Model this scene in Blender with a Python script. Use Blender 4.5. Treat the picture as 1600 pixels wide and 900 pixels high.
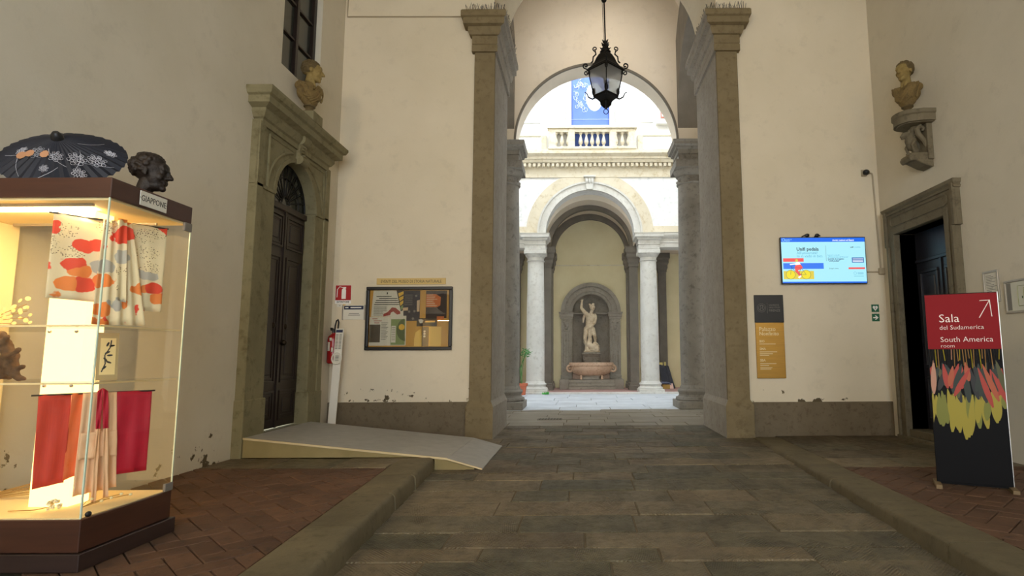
import bpy, bmesh, math, random
from mathutils import Matrix, Vector, noise as mnoise

for o in list(bpy.data.objects):
    bpy.data.objects.remove(o, do_unlink=True)
SC = bpy.context.scene
COL = SC.collection
PI = math.pi
rnd = random.Random(7)

# ------------------------------------------------------------------ camera
TILT = math.atan(105 / 900.0)
cam_d = bpy.data.cameras.new('camera')
cam_d.sensor_width = 36.0
cam_d.lens = 36.0 * 900 / 1600
cam_d.shift_x = -107 / 1600.0
cam_d.clip_start = 0.05
cam = bpy.data.objects.new('camera', cam_d)
COL.objects.link(cam)
cam.matrix_world = (Matrix.Translation((0, 0, 1.5)) @ Matrix.Rotation(PI / 2 + TILT, 4, 'X')
                    @ Matrix.Rotation(-0.005, 4, 'Z'))
SC.camera = cam

# ------------------------------------------------------------------ sky, exposure
w = bpy.data.worlds.new('overcast_sky')
SC.world = w
w.use_nodes = True
bg = w.node_tree.nodes['Background']
bg.inputs['Color'].default_value = (0.82, 0.91, 1.0, 1)
bg.inputs['Strength'].default_value = 6.6
SC.view_settings.view_transform = 'Standard'
SC.view_settings.look = 'None'
SC.view_settings.gamma = 1.0
SC.view_settings.use_curve_mapping = False
SC.view_settings.exposure = 0.12
SC.cycles.transparent_max_bounces = 32
WARM = (1.0, 0.82, 0.58)
FILL_LEFT_W = 900
FILL_RIGHT_W = 600
CASE_GLOW = 3.4
LOGGIA_FILL_W = 230


# ------------------------------------------------------------------ materials
MATS = {}


def lin(r, g, b):
    def f(c):
        c = c / 255.0
        return c / 12.92 if c <= 0.04045 else ((c + 0.055) / 1.055) ** 2.4
    return (f(r), f(g), f(b), 1.0)


class NT:
    def __init__(s, name):
        s.m = bpy.data.materials.new(name)
        s.m.use_nodes = True
        s.t = s.m.node_tree
        s.bsdf = s.t.nodes['Principled BSDF']
        s.out = s.t.nodes['Material Output']

    def n(s, typ, **kw):
        nd = s.t.nodes.new(typ)
        for k, v in kw.items():
            setattr(nd, k, v)
        return nd

    def l(s, a, b):
        s.t.links.new(a, b)

    def coord(s, scale=(1, 1, 1), rot=(0, 0, 0), kind='Object'):
        if kind == 'World':
            src = s.n('ShaderNodeNewGeometry').outputs['Position']
        else:
            src = s.n('ShaderNodeTexCoord').outputs[kind]
        mp = s.n('ShaderNodeMapping')
        mp.inputs['Scale'].default_value = scale
        mp.inputs['Rotation'].default_value = rot
        s.l(src, mp.inputs['Vector'])
        return mp.outputs['Vector']

    def noise(s, vec, scale, detail=4, rough=0.55):
        nd = s.n('ShaderNodeTexNoise')
        nd.inputs['Scale'].default_value = scale
        nd.inputs['Detail'].default_value = detail
        nd.inputs['Roughness'].default_value = rough
        s.l(vec, nd.inputs['Vector'])
        return nd.outputs['Fac']

    def ramp(s, fac, stops, interp='LINEAR'):
        nd = s.n('ShaderNodeValToRGB')
        cr = nd.color_ramp
        cr.interpolation = interp
        while len(cr.elements) < len(stops):
            cr.elements.new(0.5)
        for e, (p, c) in zip(cr.elements, stops):
            e.position = p
            e.color = c if len(c) == 4 else (*c, 1)
        s.l(fac, nd.inputs['Fac'])
        return nd.outputs['Color']

    def mix(s, fac, a, b, mode='MIX'):
        nd = s.n('ShaderNodeMix', data_type='RGBA', blend_type=mode)
        for i, v in ((0, fac), (6, a), (7, b)):
            if hasattr(v, 'is_linked'):
                s.l(v, nd.inputs[i])
            else:
                nd.inputs[i].default_value = v
        return nd.outputs[2]

    def math(s, op, a, b=0.0, clamp=False):
        nd = s.n('ShaderNodeMath', operation=op, use_clamp=clamp)
        for i, v in ((0, a), (1, b)):
            if hasattr(v, 'is_linked'):
                s.l(v, nd.inputs[i])
            else:
                nd.inputs[i].default_value = v
        return nd.outputs[0]

    def bump(s, h, strength=0.3, dist=0.01):
        nd = s.n('ShaderNodeBump')
        nd.inputs['Strength'].default_value = strength
        nd.inputs['Distance'].default_value = dist
        s.l(h, nd.inputs['Height'])
        s.l(nd.outputs['Normal'], s.bsdf.inputs['Normal'])

    def setc(s, col):
        if hasattr(col, 'is_linked'):
            s.l(col, s.bsdf.inputs['Base Color'])
        else:
            s.bsdf.inputs['Base Color'].default_value = col

    def setp(s, **kw):
        for k, v in kw.items():
            s.bsdf.inputs[k.replace('_', ' ')].default_value = v


def plain(name, c, rough=0.6, metal=0.0, spec=0.5):
    t = NT(name)
    t.setc(c)
    t.setp(Roughness=rough, Metallic=metal)
    t.bsdf.inputs['Specular IOR Level'].default_value = spec
    MATS[name] = t.m
    return t.m


def emis(name, c, s=1.0):
    t = NT(name)
    t.setc((0.02, 0.02, 0.02, 1))
    t.setp(Roughness=0.4)
    t.bsdf.inputs['Emission Color'].default_value = c
    t.bsdf.inputs['Emission Strength'].default_value = s
    MATS[name] = t.m
    return t.m


def mottled(name, c1, c2, scale=3.0, rough=0.8, bump=0.2, fine=40.0, metal=0.0, rand=0.0,
            kind='World', stretch=(1, 1, 1), c3=None, dist=0.01, spec=0.3):
    """two-tone mottled surface with a fine relief"""
    t = NT(name)
    v = t.coord(stretch, kind=kind)
    f = t.noise(v, scale, 6, 0.6)
    col = t.mix(t.ramp(f, [(0.3, (0, 0, 0)), (0.7, (1, 1, 1))]), c1, c2)
    if c3:
        g = t.noise(v, scale * 4.3, 5, 0.7)
        col = t.mix(t.ramp(g, [(0.52, (0, 0, 0)), (0.72, (1, 1, 1))]), col, c3)
    if rand:
        oi = t.n('ShaderNodeObjectInfo')
        hs = t.n('ShaderNodeHueSaturation')
        val = t.math('MULTIPLY_ADD', oi.outputs['Random'], rand * 2)
        t.t.nodes[-1].inputs[2].default_value = 1 - rand
        t.l(val, hs.inputs['Value'])
        t.l(col, hs.inputs['Color'])
        col = hs.outputs['Color']
    t.setc(col)
    t.setp(Roughness=rough, Metallic=metal)
    t.bsdf.inputs['Specular IOR Level'].default_value = spec
    if bump:
        t.bump(t.noise(v, fine, 5, 0.65), bump, dist)
    MATS[name] = t.m
    return t.m


def M(n):
    return MATS[n]


# ------------------------------------------------------------------ object helpers
def wmat(o):
    m = o.matrix_basis.copy()
    if o.parent:
        m = wmat(o.parent) @ o.matrix_parent_inverse @ m
    return m


def attach(o, parent):
    if parent is not None:
        o.parent = parent
        o.matrix_parent_inverse = wmat(parent).inverted()


def tag(o, label=None, cat=None, group=None, kind=None):
    if label:
        o['label'] = label
    if cat:
        o['category'] = cat
    if group:
        o['group'] = group
    if kind:
        o['kind'] = kind
    return o


def empty(name, loc, label=None, cat=None, group=None, kind=None, parent=None):
    o = bpy.data.objects.new(name, None)
    o.empty_display_size = 0.1
    COL.objects.link(o)
    o.matrix_basis = Matrix.Translation(loc)
    attach(o, parent)
    return tag(o, label, cat, group, kind)


def link_mesh(name, me, mat, parent=None, smooth=False, recenter=True, angle=35):
    if mat is not None:
        me.materials.clear()
        me.materials.append(M(mat) if isinstance(mat, str) else mat)
    if smooth:
        me.polygons.foreach_set('use_smooth', [True] * len(me.polygons))
        if angle:
            me.set_sharp_from_angle(angle=math.radians(angle))
    o = bpy.data.objects.new(name, me)
    COL.objects.link(o)
    if recenter and len(me.vertices):
        xs = [v.co for v in me.vertices]
        c = Vector(((min(p.x for p in xs) + max(p.x for p in xs)) / 2,
                    (min(p.y for p in xs) + max(p.y for p in xs)) / 2,
                    min(p.z for p in xs)))
        me.transform(Matrix.Translation(-c))
        o.matrix_basis = Matrix.Translation(c)
    attach(o, parent)
    return o


def copy_obj(o, parent, mtx):
    c = o.copy()
    COL.objects.link(c)
    c.parent = None
    c.matrix_parent_inverse = Matrix()
    c.matrix_basis = mtx
    attach(c, parent)
    return c


def copy_tree(o, mtx, parent=None):
    """copy a thing with parts and sub-parts, moved in world space by mtx"""
    src = wmat(o)
    c = o.copy()
    COL.objects.link(c)
    c.parent = None
    c.matrix_parent_inverse = Matrix()
    c.matrix_basis = mtx @ src
    attach(c, parent)
    for ch in list(o.children):
        copy_tree(ch, mtx, c)
    return c


def frame(o, right, up):
    r = Vector(right).normalized()
    u = Vector(up).normalized()
    n = r.cross(u).normalized()
    m = Matrix.Identity(4)
    for i in range(3):
        m[i][0], m[i][1], m[i][2], m[i][3] = r[i], u[i], n[i], o[i]
    return m


# local frames: x along the wall (to the right when facing it), y into the wall, z up
def wall_frame(side, pos):
    if side == 'left':      # origin (X=pos)
        return Matrix(((0, -1, 0, pos), (1, 0, 0, 0), (0, 0, 1, 0), (0, 0, 0, 1)))
    if side == 'right':
        return Matrix(((0, 1, 0, pos), (-1, 0, 0, 0), (0, 0, 1, 0), (0, 0, 0, 1)))
    return Matrix.Translation((0, pos, 0))


class MB:
    def __init__(s, mtx=None):
        s.v, s.f = [], []
        s.m = mtx or Matrix()

    def add(s, verts, faces):
        b = len(s.v)
        s.v += [tuple(s.m @ Vector(p)) for p in verts]
        s.f += [tuple(b + i for i in f) for f in faces]
        return s

    def box(s, x0, x1, y0, y1, z0, z1):
        return s.add([(x0, y0, z0), (x1, y0, z0), (x1, y1, z0), (x0, y1, z0),
                      (x0, y0, z1), (x1, y0, z1), (x1, y1, z1), (x0, y1, z1)],
                     [(0, 3, 2, 1), (4, 5, 6, 7), (0, 1, 5, 4), (1, 2, 6, 5), (2, 3, 7, 6), (3, 0, 4, 7)])

    def hexa(s, p):
        """8 points: bottom ring then top ring"""
        return s.add(p, [(0, 3, 2, 1), (4, 5, 6, 7), (0, 1, 5, 4), (1, 2, 6, 5), (2, 3, 7, 6), (3, 0, 4, 7)])

    def prism(s, poly, a0, a1, axis='y'):
        def mk(p, a):
            return (p[0], a, p[1]) if axis == 'y' else ((a, p[0], p[1]) if axis == 'x' else (p[0], p[1], a))
        n = len(poly)
        vs = [mk(p, a0) for p in poly] + [mk(p, a1) for p in poly]
        fs = [tuple(range(n)), tuple(range(2 * n - 1, n - 1, -1))]
        fs += [(i, n + i, n + (i + 1) % n, (i + 1) % n) for i in range(n)]
        return s.add(vs, fs)

    def lathe(s, prof, c=(0, 0, 0), n=24, sx=1.0, sy=1.0, wob=None):
        vs, fs = [], []
        k = len(prof)
        for j in range(n):
            a = 2 * PI * j / n
            for (r, z) in prof:
                q = r * (wob(a, z) if wob else 1)
                vs.append((c[0] + q * math.cos(a) * sx, c[1] + q * math.sin(a) * sy, c[2] + z))
        for j in range(n):
            for i in range(k - 1):
                a, b = j * k + i, ((j + 1) % n) * k + i
                fs.append((a, b, b + 1, a + 1))
        if prof[0][0] > 1e-6:
            fs.append(tuple(j * k for j in range(n))[::-1])
        if prof[-1][0] > 1e-6:
            fs.append(tuple(j * k + k - 1 for j in range(n)))
        return s.add(vs, fs)

    def tube(s, pts, r, n=6, caps=True):
        pts = [Vector(p) for p in pts]
        rs = r if isinstance(r, (list, tuple)) else [r] * len(pts)
        vs, fs = [], []
        up = None
        for i, p in enumerate(pts):
            d = (pts[min(i + 1, len(pts) - 1)] - pts[max(i - 1, 0)]).normalized()
            if up is None:
                up = Vector((0, 0, 1)) if abs(d.z) < 0.9 else Vector((1, 0, 0))
            a = d.cross(up).normalized()
            b = a.cross(d).normalized()
            up = b
            for j in range(n):
                t = 2 * PI * j / n
                vs.append(tuple(p + (a * math.cos(t) + b * math.sin(t)) * rs[i]))
        for i in range(len(pts) - 1):
            for j in range(n):
                fs.append((i * n + j, i * n + (j + 1) % n, (i + 1) * n + (j + 1) % n, (i + 1) * n + j))
        if caps:
            fs.append(tuple(range(n))[::-1])
            fs.append(tuple((len(pts) - 1) * n + j for j in range(n)))
        return s.add(vs, fs)

    def arch(s, cx, cz, r0, r1, y0, y1, a0=0.0, a1=PI, n=32, sz=1.0):
        """solid ring segment in the local XZ plane, y0..y1 deep"""
        vs, fs = [], []
        for i in range(n + 1):
            a = a0 + (a1 - a0) * i / n
            c, q = math.cos(a), math.sin(a) * sz
            for (r, y) in ((r0, y0), (r1, y0), (r1, y1), (r0, y1)):
                vs.append((cx + r * c, y, cz + r * q))
        for i in range(n):
            for k in range(4):
                fs.append((i * 4 + k, i * 4 + (k + 1) % 4, i * 4 + 4 + (k + 1) % 4, i * 4 + 4 + k))
        fs.append((3, 2, 1, 0))
        fs.append(tuple(n * 4 + k for k in range(4)))
        return s.add(vs, fs)

    def mould(s, path, prof, closed=False, only=None):
        """profile [(out, z)] swept along plan path [(x, y)]; 'out' is to the right of travel"""
        P = [Vector(p) for p in path]
        n = len(P)
        offs = []
        for i in range(n):
            ds = []
            if i > 0 or closed:
                ds.append((P[i] - P[i - 1]).normalized())
            if i < n - 1 or closed:
                ds.append((P[(i + 1) % n] - P[i]).normalized())
            ns = [Vector((d.y, -d.x)) for d in ds]
            if len(ns) == 1:
                offs.append(ns[0])
            else:
                m = (ns[0] + ns[1]).normalized()
                offs.append(m / max(0.3, m.dot(ns[0])))
        k = len(prof)
        vs = [(P[i].x + offs[i].x * o, P[i].y + offs[i].y * o, z) for i in range(n) for (o, z) in prof]
        fs = []
        segs = only or range(n if closed else n - 1)
        for i in segs:
            j = (i + 1) % n
            for q in range(k - 1):
                fs.append((i * k + q, j * k + q, j * k + q + 1, i * k + q + 1))
            fs.append((i * k + k - 1, j * k + k - 1, j * k, i * k))
        if not closed:
            fs.append(tuple(segs[0] * k + q for q in range(k))[::-1])
            fs.append(tuple((segs[-1] + 1) * k + q for q in range(k)))
        if only:
            used = sorted({i for f in fs for i in f})
            mp = {o: i for i, o in enumerate(used)}
            vs, fs = [vs[o] for o in used], [tuple(mp[i] for i in f) for f in fs]
        return s.add(vs, fs)

    def ball(s, c, r, n=10, k=7):
        r = r if isinstance(r, (tuple, list)) else (r, r, r)
        prof = [(math.sin(PI * i / k), -math.cos(PI * i / k)) for i in range(k + 1)]
        prof[0] = (0.0001, -1)
        prof[-1] = (0.0001, 1)
        vs, fs = [], []
        for j in range(n):
            a = 2 * PI * j / n
            for (q, z) in prof:
                vs.append((c[0] + r[0] * q * math.cos(a), c[1] + r[1] * q * math.sin(a), c[2] + r[2] * z))
        kk = len(prof)
        for j in range(n):
            for i in range(kk - 1):
                fs.append((j * kk + i, ((j + 1) % n) * kk + i, ((j + 1) % n) * kk + i + 1, j * kk + i + 1))
        return s.add(vs, fs)

    def mesh(s, name, bevel=0, seg=1, merge=False):
        me = bpy.data.meshes.new(name)
        me.from_pydata(s.v, [], s.f)
        bm = bmesh.new()
        bm.from_mesh(me)
        if merge:
            bmesh.ops.remove_doubles(bm, verts=bm.verts, dist=1e-5)
        if bevel:
            bmesh.ops.bevel(bm, geom=[e for e in bm.edges if e.calc_face_angle(0) > 0.5], offset=bevel,
                            segments=seg, profile=0.5, affect='EDGES', clamp_overlap=True)
        bmesh.ops.recalc_face_normals(bm, faces=bm.faces)
        bm.to_mesh(me)
        bm.free()
        return me

    def build(s, name, mat, parent=None, smooth=False, bevel=0, seg=1, label=None, cat=None, group=None,
              kind=None, merge=False, angle=35):
        o = link_mesh(name, s.mesh(name, bevel, seg, merge), mat, parent, smooth, angle=angle)
        return tag(o, label, cat, group, kind)


def grid_mesh(name, fn, nu, nv, mat, parent=None, thick=0.0, smooth=True, **kw):
    vs = [fn(i / nu, j / nv) for j in range(nv + 1) for i in range(nu + 1)]
    fs = [(j * (nu + 1) + i, j * (nu + 1) + i + 1, (j + 1) * (nu + 1) + i + 1, (j + 1) * (nu + 1) + i)
          for j in range(nv) for i in range(nu)]
    me = bpy.data.meshes.new(name)
    me.from_pydata([tuple(v) for v in vs], [], fs)
    o = link_mesh(name, me, mat, parent, smooth, angle=None)
    if thick:
        md = o.modifiers.new('thickness', 'SOLIDIFY')
        md.thickness = thick
        md.offset = 0
    return tag(o, **kw)


def text(s, size, mat, mtx, parent, align='LEFT', name='lettering', bold=0.0, stretch=1.0, space=1.0):
    cu = bpy.data.curves.new('txt', 'FONT')
    cu.body = s
    cu.size = size
    cu.align_x = align
    cu.resolution_u = 2
    cu.offset = bold
    cu.space_character = space
    cu.extrude = 0.0006
    o = bpy.data.objects.new('txt', cu)
    COL.objects.link(o)
    bpy.context.view_layer.update()
    me = bpy.data.meshes.new_from_object(o.evaluated_get(bpy.context.evaluated_depsgraph_get()))
    bpy.data.objects.remove(o)
    bpy.data.curves.remove(cu)
    me.transform(mtx @ Matrix.Diagonal((stretch, 1, 1, 1)))
    return link_mesh(name, me, mat, parent)


def plate(mtx, x0, x1, y0, y1, t, name, mat, parent, z=0.0, **kw):
    """thin board in a text-like frame: x right, y up, z towards the viewer"""
    return MB(mtx).box(x0, x1, y0, y1, z, z + t).build(name, mat, parent, **kw)


def blob(parts, voxel, smooth_it=4):
    """one continuous organic mesh out of overlapping ellipsoids ('e') and tapering limbs ('c')"""
    bm = bmesh.new()
    for p in parts:
        if p[0] == 'e':
            c, r = Vector(p[1]), p[2]
            r = r if isinstance(r, (tuple, list)) else (r, r, r)
            mt = Matrix.Translation(c)
            if len(p) > 3:
                mt = mt @ p[3].to_4x4()
            bmesh.ops.create_icosphere(bm, subdivisions=3, radius=1.0, matrix=mt @ Matrix.Diagonal((*r, 1)))
        else:
            a, b, r0, r1 = Vector(p[1]), Vector(p[2]), p[3], p[4]
            d = b - a
            q = d.to_track_quat('Z', 'Y').to_matrix().to_4x4()
            bmesh.ops.create_cone(bm, cap_ends=True, segments=14, radius1=r0, radius2=r1, depth=d.length,
                                  matrix=Matrix.Translation((a + b) / 2) @ q)
            for (cc, rr) in ((a, r0), (b, r1)):
                bmesh.ops.create_icosphere(bm, subdivisions=2, radius=rr, matrix=Matrix.Translation(cc))
    me = bpy.data.meshes.new('blob')
    bm.to_mesh(me)
    bm.free()
    o = bpy.data.objects.new('blob', me)
    COL.objects.link(o)
    r = o.modifiers.new('r', 'REMESH')
    r.mode = 'VOXEL'
    r.voxel_size = voxel
    if smooth_it:
        sm = o.modifiers.new('s', 'SMOOTH')
        sm.iterations = smooth_it
        sm.factor = 0.5
    bpy.context.view_layer.update()
    out = bpy.data.meshes.new_from_object(o.evaluated_get(bpy.context.evaluated_depsgraph_get()))
    bpy.data.objects.remove(o)
    bpy.data.meshes.remove(me)
    return out


def arc_pts(cx, cz, r, a0, a1, n, sz=1.0):
    return [(cx + r * math.cos(a0 + (a1 - a0) * i / n), cz + sz * r * math.sin(a0 + (a1 - a0) * i / n))
            for i in range(n + 1)]


def spiral(c, r0, r1, a0, turns, n, ax, ay):
    c, ax, ay = Vector(c), Vector(ax), Vector(ay)
    out = []
    for i in range(n + 1):
        t = i / n
        r = r0 + (r1 - r0) * t
        a = a0 + turns * 2 * PI * t
        out.append(tuple(c + ax * (r * math.cos(a)) + ay * (r * math.sin(a))))
    return out


# ================================================================== MATERIAL LIST
def wall_plaster(name, c1, c2, peel=None):
    """lime plaster: broad mottling, thin hairlines, optional flaked patches low on the wall"""
    t = NT(name)
    v = t.coord(kind='World')
    f = t.noise(v, 0.55, 6, 0.6)
    col = t.mix(t.ramp(f, [(0.3, (0, 0, 0)), (0.72, (1, 1, 1))]), c1, c2)
    g = t.noise(v, 2.6, 8, 0.72)
    col = t.mix(t.ramp(g, [(0.55, (0, 0, 0)), (0.85, (0.55, 0.55, 0.55))]), col, tuple(x * 0.7 for x in c1[:3]) + (1,))
    h = t.noise(v, 28, 6, 0.7)
    hgt = h
    if peel:
        sx = t.n('ShaderNodeSeparateXYZ')
        t.l(t.n('ShaderNodeNewGeometry').outputs['Position'], sx.inputs[0])
        lo, hi = peel
        zf = t.math('SUBTRACT', 1.0, t.math('DIVIDE', t.math('SUBTRACT', sx.outputs['Z'], lo), hi - lo), True)
        n1 = t.noise(v, 5.5, 7, 0.62)
        k = t.math('ADD', t.math('MULTIPLY', zf, 0.30), n1)
        k = t.math('SUBTRACT', k, t.math('MULTIPLY', t.math('GREATER_THAN', sx.outputs['X'], 0.0), 0.07))
        big = t.noise(v, 0.9, 2, 0.5)
        k = t.math('ADD', k, t.math('MULTIPLY', t.math('SUBTRACT', big, 0.55), 0.35))
        pm = t.ramp(k, [(0.84, (0, 0, 0)), (0.852, (1, 1, 1))])
        col = t.mix(pm, col, lin(92, 80, 60))
        hgt = t.math('SUBTRACT', h, t.math('MULTIPLY', pm, 2.0))
    t.setc(col)
    t.setp(Roughness=0.9)
    t.bsdf.inputs['Specular IOR Level'].default_value = 0.2
    t.bump(hgt, 0.35, 0.006)
    MATS[name] = t.m


wall_plaster('plaster_hall', lin(200, 190, 168), lin(212, 202, 182))
wall_plaster('plaster_back', lin(214, 200, 172), lin(224, 210, 184), peel=(0.62, 1.5))
wall_plaster('plaster_left', lin(200, 190, 168), lin(212, 202, 182), peel=(0.1, 1.2))
wall_plaster('plaster_loggia', lin(226, 213, 192), lin(236, 224, 206))
mottled('plaster_white', lin(232, 232, 228), lin(244, 244, 242), 1.2, 0.85, 0.15, c3=lin(214, 216, 216))
mottled('plaster_ochre', lin(224, 210, 166), lin(234, 222, 182), 1.0, 0.85, 0.1)
mottled('stone_pier', lin(118, 103, 74), lin(132, 116, 86), 2.2, 0.8, 0.35, 50, c3=lin(102, 88, 60))
mottled('stone_grey', lin(124, 118, 108), lin(142, 136, 126), 1.6, 0.75, 0.25, 40, c3=lin(100, 93, 84))
mottled('stone_jamb_daylit', lin(158, 150, 138), lin(174, 166, 154), 2.6, 0.85, 0.5, 40, c3=lin(138, 128, 114))  # rough grey side stone; courtyard light on the inner faces put into its colour
mottled('stone_dark_grey', lin(112, 105, 94), lin(130, 122, 110), 2, 0.8, 0.3, 40)
mottled('stone_pale', lin(206, 203, 194), lin(222, 220, 213), 1.5, 0.7, 0.2, 30, c3=lin(190, 186, 176))
mottled('stone_cream', lin(214, 203, 178), lin(228, 218, 196), 1.4, 0.8, 0.2, 30, c3=lin(196, 178, 140))
mottled('stone_portal', lin(118, 110, 82), lin(134, 125, 94), 1.7, 0.8, 0.35, 45, c3=lin(98, 90, 62))
mottled('stone_casing', lin(100, 90, 70), lin(116, 105, 83), 2.0, 0.75, 0.3, 45, c3=lin(82, 73, 56))
mottled('paint_dado', lin(104, 91, 70), lin(116, 102, 80), 2.5, 0.75, 0.2, 30, c3=lin(90, 76, 56))
mottled('kerb_stone', lin(92, 82, 60), lin(114, 102, 76), 2.0, 0.72, 0.5, 28, rand=0.12, c3=lin(84, 76, 52))
mottled('terracotta', lin(82, 58, 42), lin(102, 74, 54), 2.6, 0.72, 0.4, 30, rand=0.18, c3=lin(62, 48, 36))
mottled('joint_earth', lin(92, 80, 60), lin(110, 97, 74), 4, 0.95, 0.4, 40)
mottled('slab_courtyard', lin(176, 180, 184), lin(200, 204, 208), 1.3, 0.6, 0.3, 20, rand=0.06)
mottled('slab_loggia_skylit', lin(124, 115, 100), lin(144, 135, 120), 1.6, 0.45, 0.3, 20, rand=0.1, c3=lin(128, 120, 108))  # paler than the hall slabs: sky reflection put into the colour, adds bounce
mottled('pink_floor', lin(168, 132, 124), lin(184, 150, 142), 2, 0.7, 0.2, 20)


def paving(name):
    """worn stone slabs with chiselled herringbone grooves, tone and tooling differ from slab to slab"""
    t = NT(name)
    oi = t.n('ShaderNodeObjectInfo')
    v = t.coord(kind='Object')
    vw = t.coord(kind='World')
    f = t.noise(vw, 1.7, 6, 0.62)
    col = t.mix(t.ramp(f, [(0.32, (0, 0, 0)), (0.68, (1, 1, 1))]), lin(92, 82, 62), lin(120, 108, 84))
    g = t.noise(vw, 9, 6, 0.7)
    col = t.mix(t.ramp(g, [(0.5, (0, 0, 0)), (0.75, (0.7, 0.7, 0.7))]), col, lin(64, 56, 42))
    tone = t.ramp(oi.outputs['Random'], [(0.0, (0.56, 0.60, 0.50)), (0.35, (0.90, 0.90, 0.84)), (0.7, (1.22, 1.12, 1.0)),
                                         (1.0, (0.68, 0.60, 0.50))])
    col = t.mix(1.0, col, tone, 'MULTIPLY')
    sx = t.n('ShaderNodeSeparateXYZ')
    t.l(v, sx.inputs[0])
    tri = t.math('PINGPONG', t.math('ADD', sx.outputs['X'], 5.0), 0.21)
    s = t.math('SINE', t.math('MULTIPLY', t.math('ADD', sx.outputs['Y'], tri), 190.0))
    wn = t.math('MULTIPLY', s, t.ramp(t.noise(vw, 2.3, 3), [(0.42, (0, 0, 0)), (0.6, (1, 1, 1))]))
    amt = t.ramp(oi.outputs['Random'], [(0.0, (0.1, 0.1, 0.1)), (0.3, (0.9, 0.9, 0.9)), (0.6, (0.3, 0.3, 0.3)), (1.0, (0.7, 0.7, 0.7))])
    groove_shade = t.math('MULTIPLY', t.math('MULTIPLY', wn, amt), -0.42, True)  # groove shade put into the colour, so tooling reads without grazing light
    t.setc(t.mix(groove_shade, col, lin(38, 33, 25)))
    h = t.math('ADD', t.math('MULTIPLY', t.math('MULTIPLY', wn, amt), 0.85), t.noise(vw, 22, 6, 0.7))
    t.bump(h, 0.9, 0.016)
    rg = t.ramp(g, [(0.3, (0.42, 0.42, 0.42)), (0.7, (0.66, 0.66, 0.66))])
    t.l(rg, t.bsdf.inputs['Roughness'])
    MATS[name] = t.m


paving('slab_hall')
plain('iron_black', lin(24, 22, 22), 0.5, 0.6)
plain('wire_steel', lin(120, 116, 110), 0.4, 0.8)
plain('black_plastic', lin(20, 20, 22), 0.4)
plain('white_paint', lin(226, 220, 206), 0.5)
plain('lead_pipe', lin(168, 152, 124), 0.6)
plain('gap_dark', lin(14, 12, 10), 0.9)
mottled('door_wood', lin(32, 22, 17), lin(44, 30, 23), 3, 0.42, 0.15, 60, stretch=(8, 8, 0.8), spec=0.5)
mottled('door_wood_blue', lin(34, 34, 40), lin(46, 46, 54), 3, 0.3, 0.1, 60, stretch=(8, 8, 0.8), spec=0.5)


def glass(name, tint=(0.94, 0.97, 0.95, 1), fac=0.08, rough=0.0):
    """clear sheet: mostly straight-through, a little mirror by Fresnel"""
    t = NT(name)
    t.t.nodes.remove(t.bsdf)
    tr = t.n('ShaderNodeBsdfTransparent')
    tr.inputs['Color'].default_value = tint
    gl = t.n('ShaderNodeBsdfGlossy')
    gl.inputs['Roughness'].default_value = rough
    lw = t.n('ShaderNodeLayerWeight')
    lw.inputs['Blend'].default_value = 0.5
    sch = t.math('MULTIPLY', t.math('POWER', lw.outputs['Facing'], 5.0), 0.9)
    sch = t.math('ADD', sch, 0.035)
    mx = t.n('ShaderNodeMixShader')
    t.l(t.math('ADD', sch, fac, True), mx.inputs[0])
    t.l(tr.outputs[0], mx.inputs[1])
    t.l(gl.outputs[0], mx.inputs[2])
    t.l(mx.outputs[0], t.out.inputs['Surface'])
    MATS[name] = t.m


glass('glass_clear', (0.985, 0.99, 0.982, 1), fac=0.0)
glass('glass_window', (0.5, 0.55, 0.55, 1), 0.10, 0.05)


def frosted(name):
    t = NT(name)
    t.t.nodes.remove(t.bsdf)
    tr = t.n('ShaderNodeBsdfTransparent')
    tr.inputs['Color'].default_value = (.93, .93, .92, 1)
    tl = t.n('ShaderNodeBsdfTranslucent')
    tl.inputs['Color'].default_value = (.92, .91, .90, 1)
    mx = t.n('ShaderNodeMixShader')
    mx.inputs[0].default_value = .35
    t.l(tr.outputs[0], mx.inputs[1])
    t.l(tl.outputs[0], mx.inputs[2])
    t.l(mx.outputs[0], t.out.inputs['Surface'])
    MATS[name] = t.m


frosted('glass_lantern')
glass('glass_board', (0.96, 0.96, 0.94, 1), 0.03)

# ================================================================== ROOM SHELL
XL, XR, YB = -4.65, 5.72, 10.75
ST = dict(kind='structure')


def opening_poly(x0, x1, xa, xb, zs, r, cx, top, bottom=0.0, n=32, sz=1.0):
    arc = [(cx + r * math.cos(PI - PI * i / n), zs + sz * r * math.sin(PI - PI * i / n)) for i in range(n + 1)]
    return [(x0, bottom), (xa, bottom)] + arc + [(xb, bottom), (x1, bottom), (x1, top), (x0, top)]


# hall back wall with the great arch (1.85 m deep)
MB().prism(opening_poly(XL - 0.4, XR + 0.4, -1.69, 2.72, 8.52, 2.205, 0.515, 15.0), YB, 12.6).build(
    'wall_back', 'plaster_back', **ST)
# left wall: arched doorway below, window above
LW = wall_frame('left', XL)
MB(LW).prism(opening_poly(-5.0, YB, 8.25, 9.81, 3.93, 0.78, 9.03, 6.05), 0, 0.45).build('wall_left', 'plaster_left', **ST)
b = MB(LW)
b.box(-5.0, 8.52, 0, 0.45, 6.05, 9.2).box(9.80, YB, 0, 0.45, 6.05, 9.2).box(8.52, 9.80, 0, 0.45, 8.6, 9.2)
b.build('wall_left_upper', 'plaster_left', **ST)
# right wall: square doorway
RW = wall_frame('right', XR)
MB(RW).prism([(-YB, 0), (-10.15, 0), (-10.15, 3.62), (-8.73, 3.62), (-8.73, 0), (5.0, 0), (5.0, 9.2), (-YB, 9.2)],
             0, 0.6).build('wall_right', 'plaster_hall', **ST)
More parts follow.
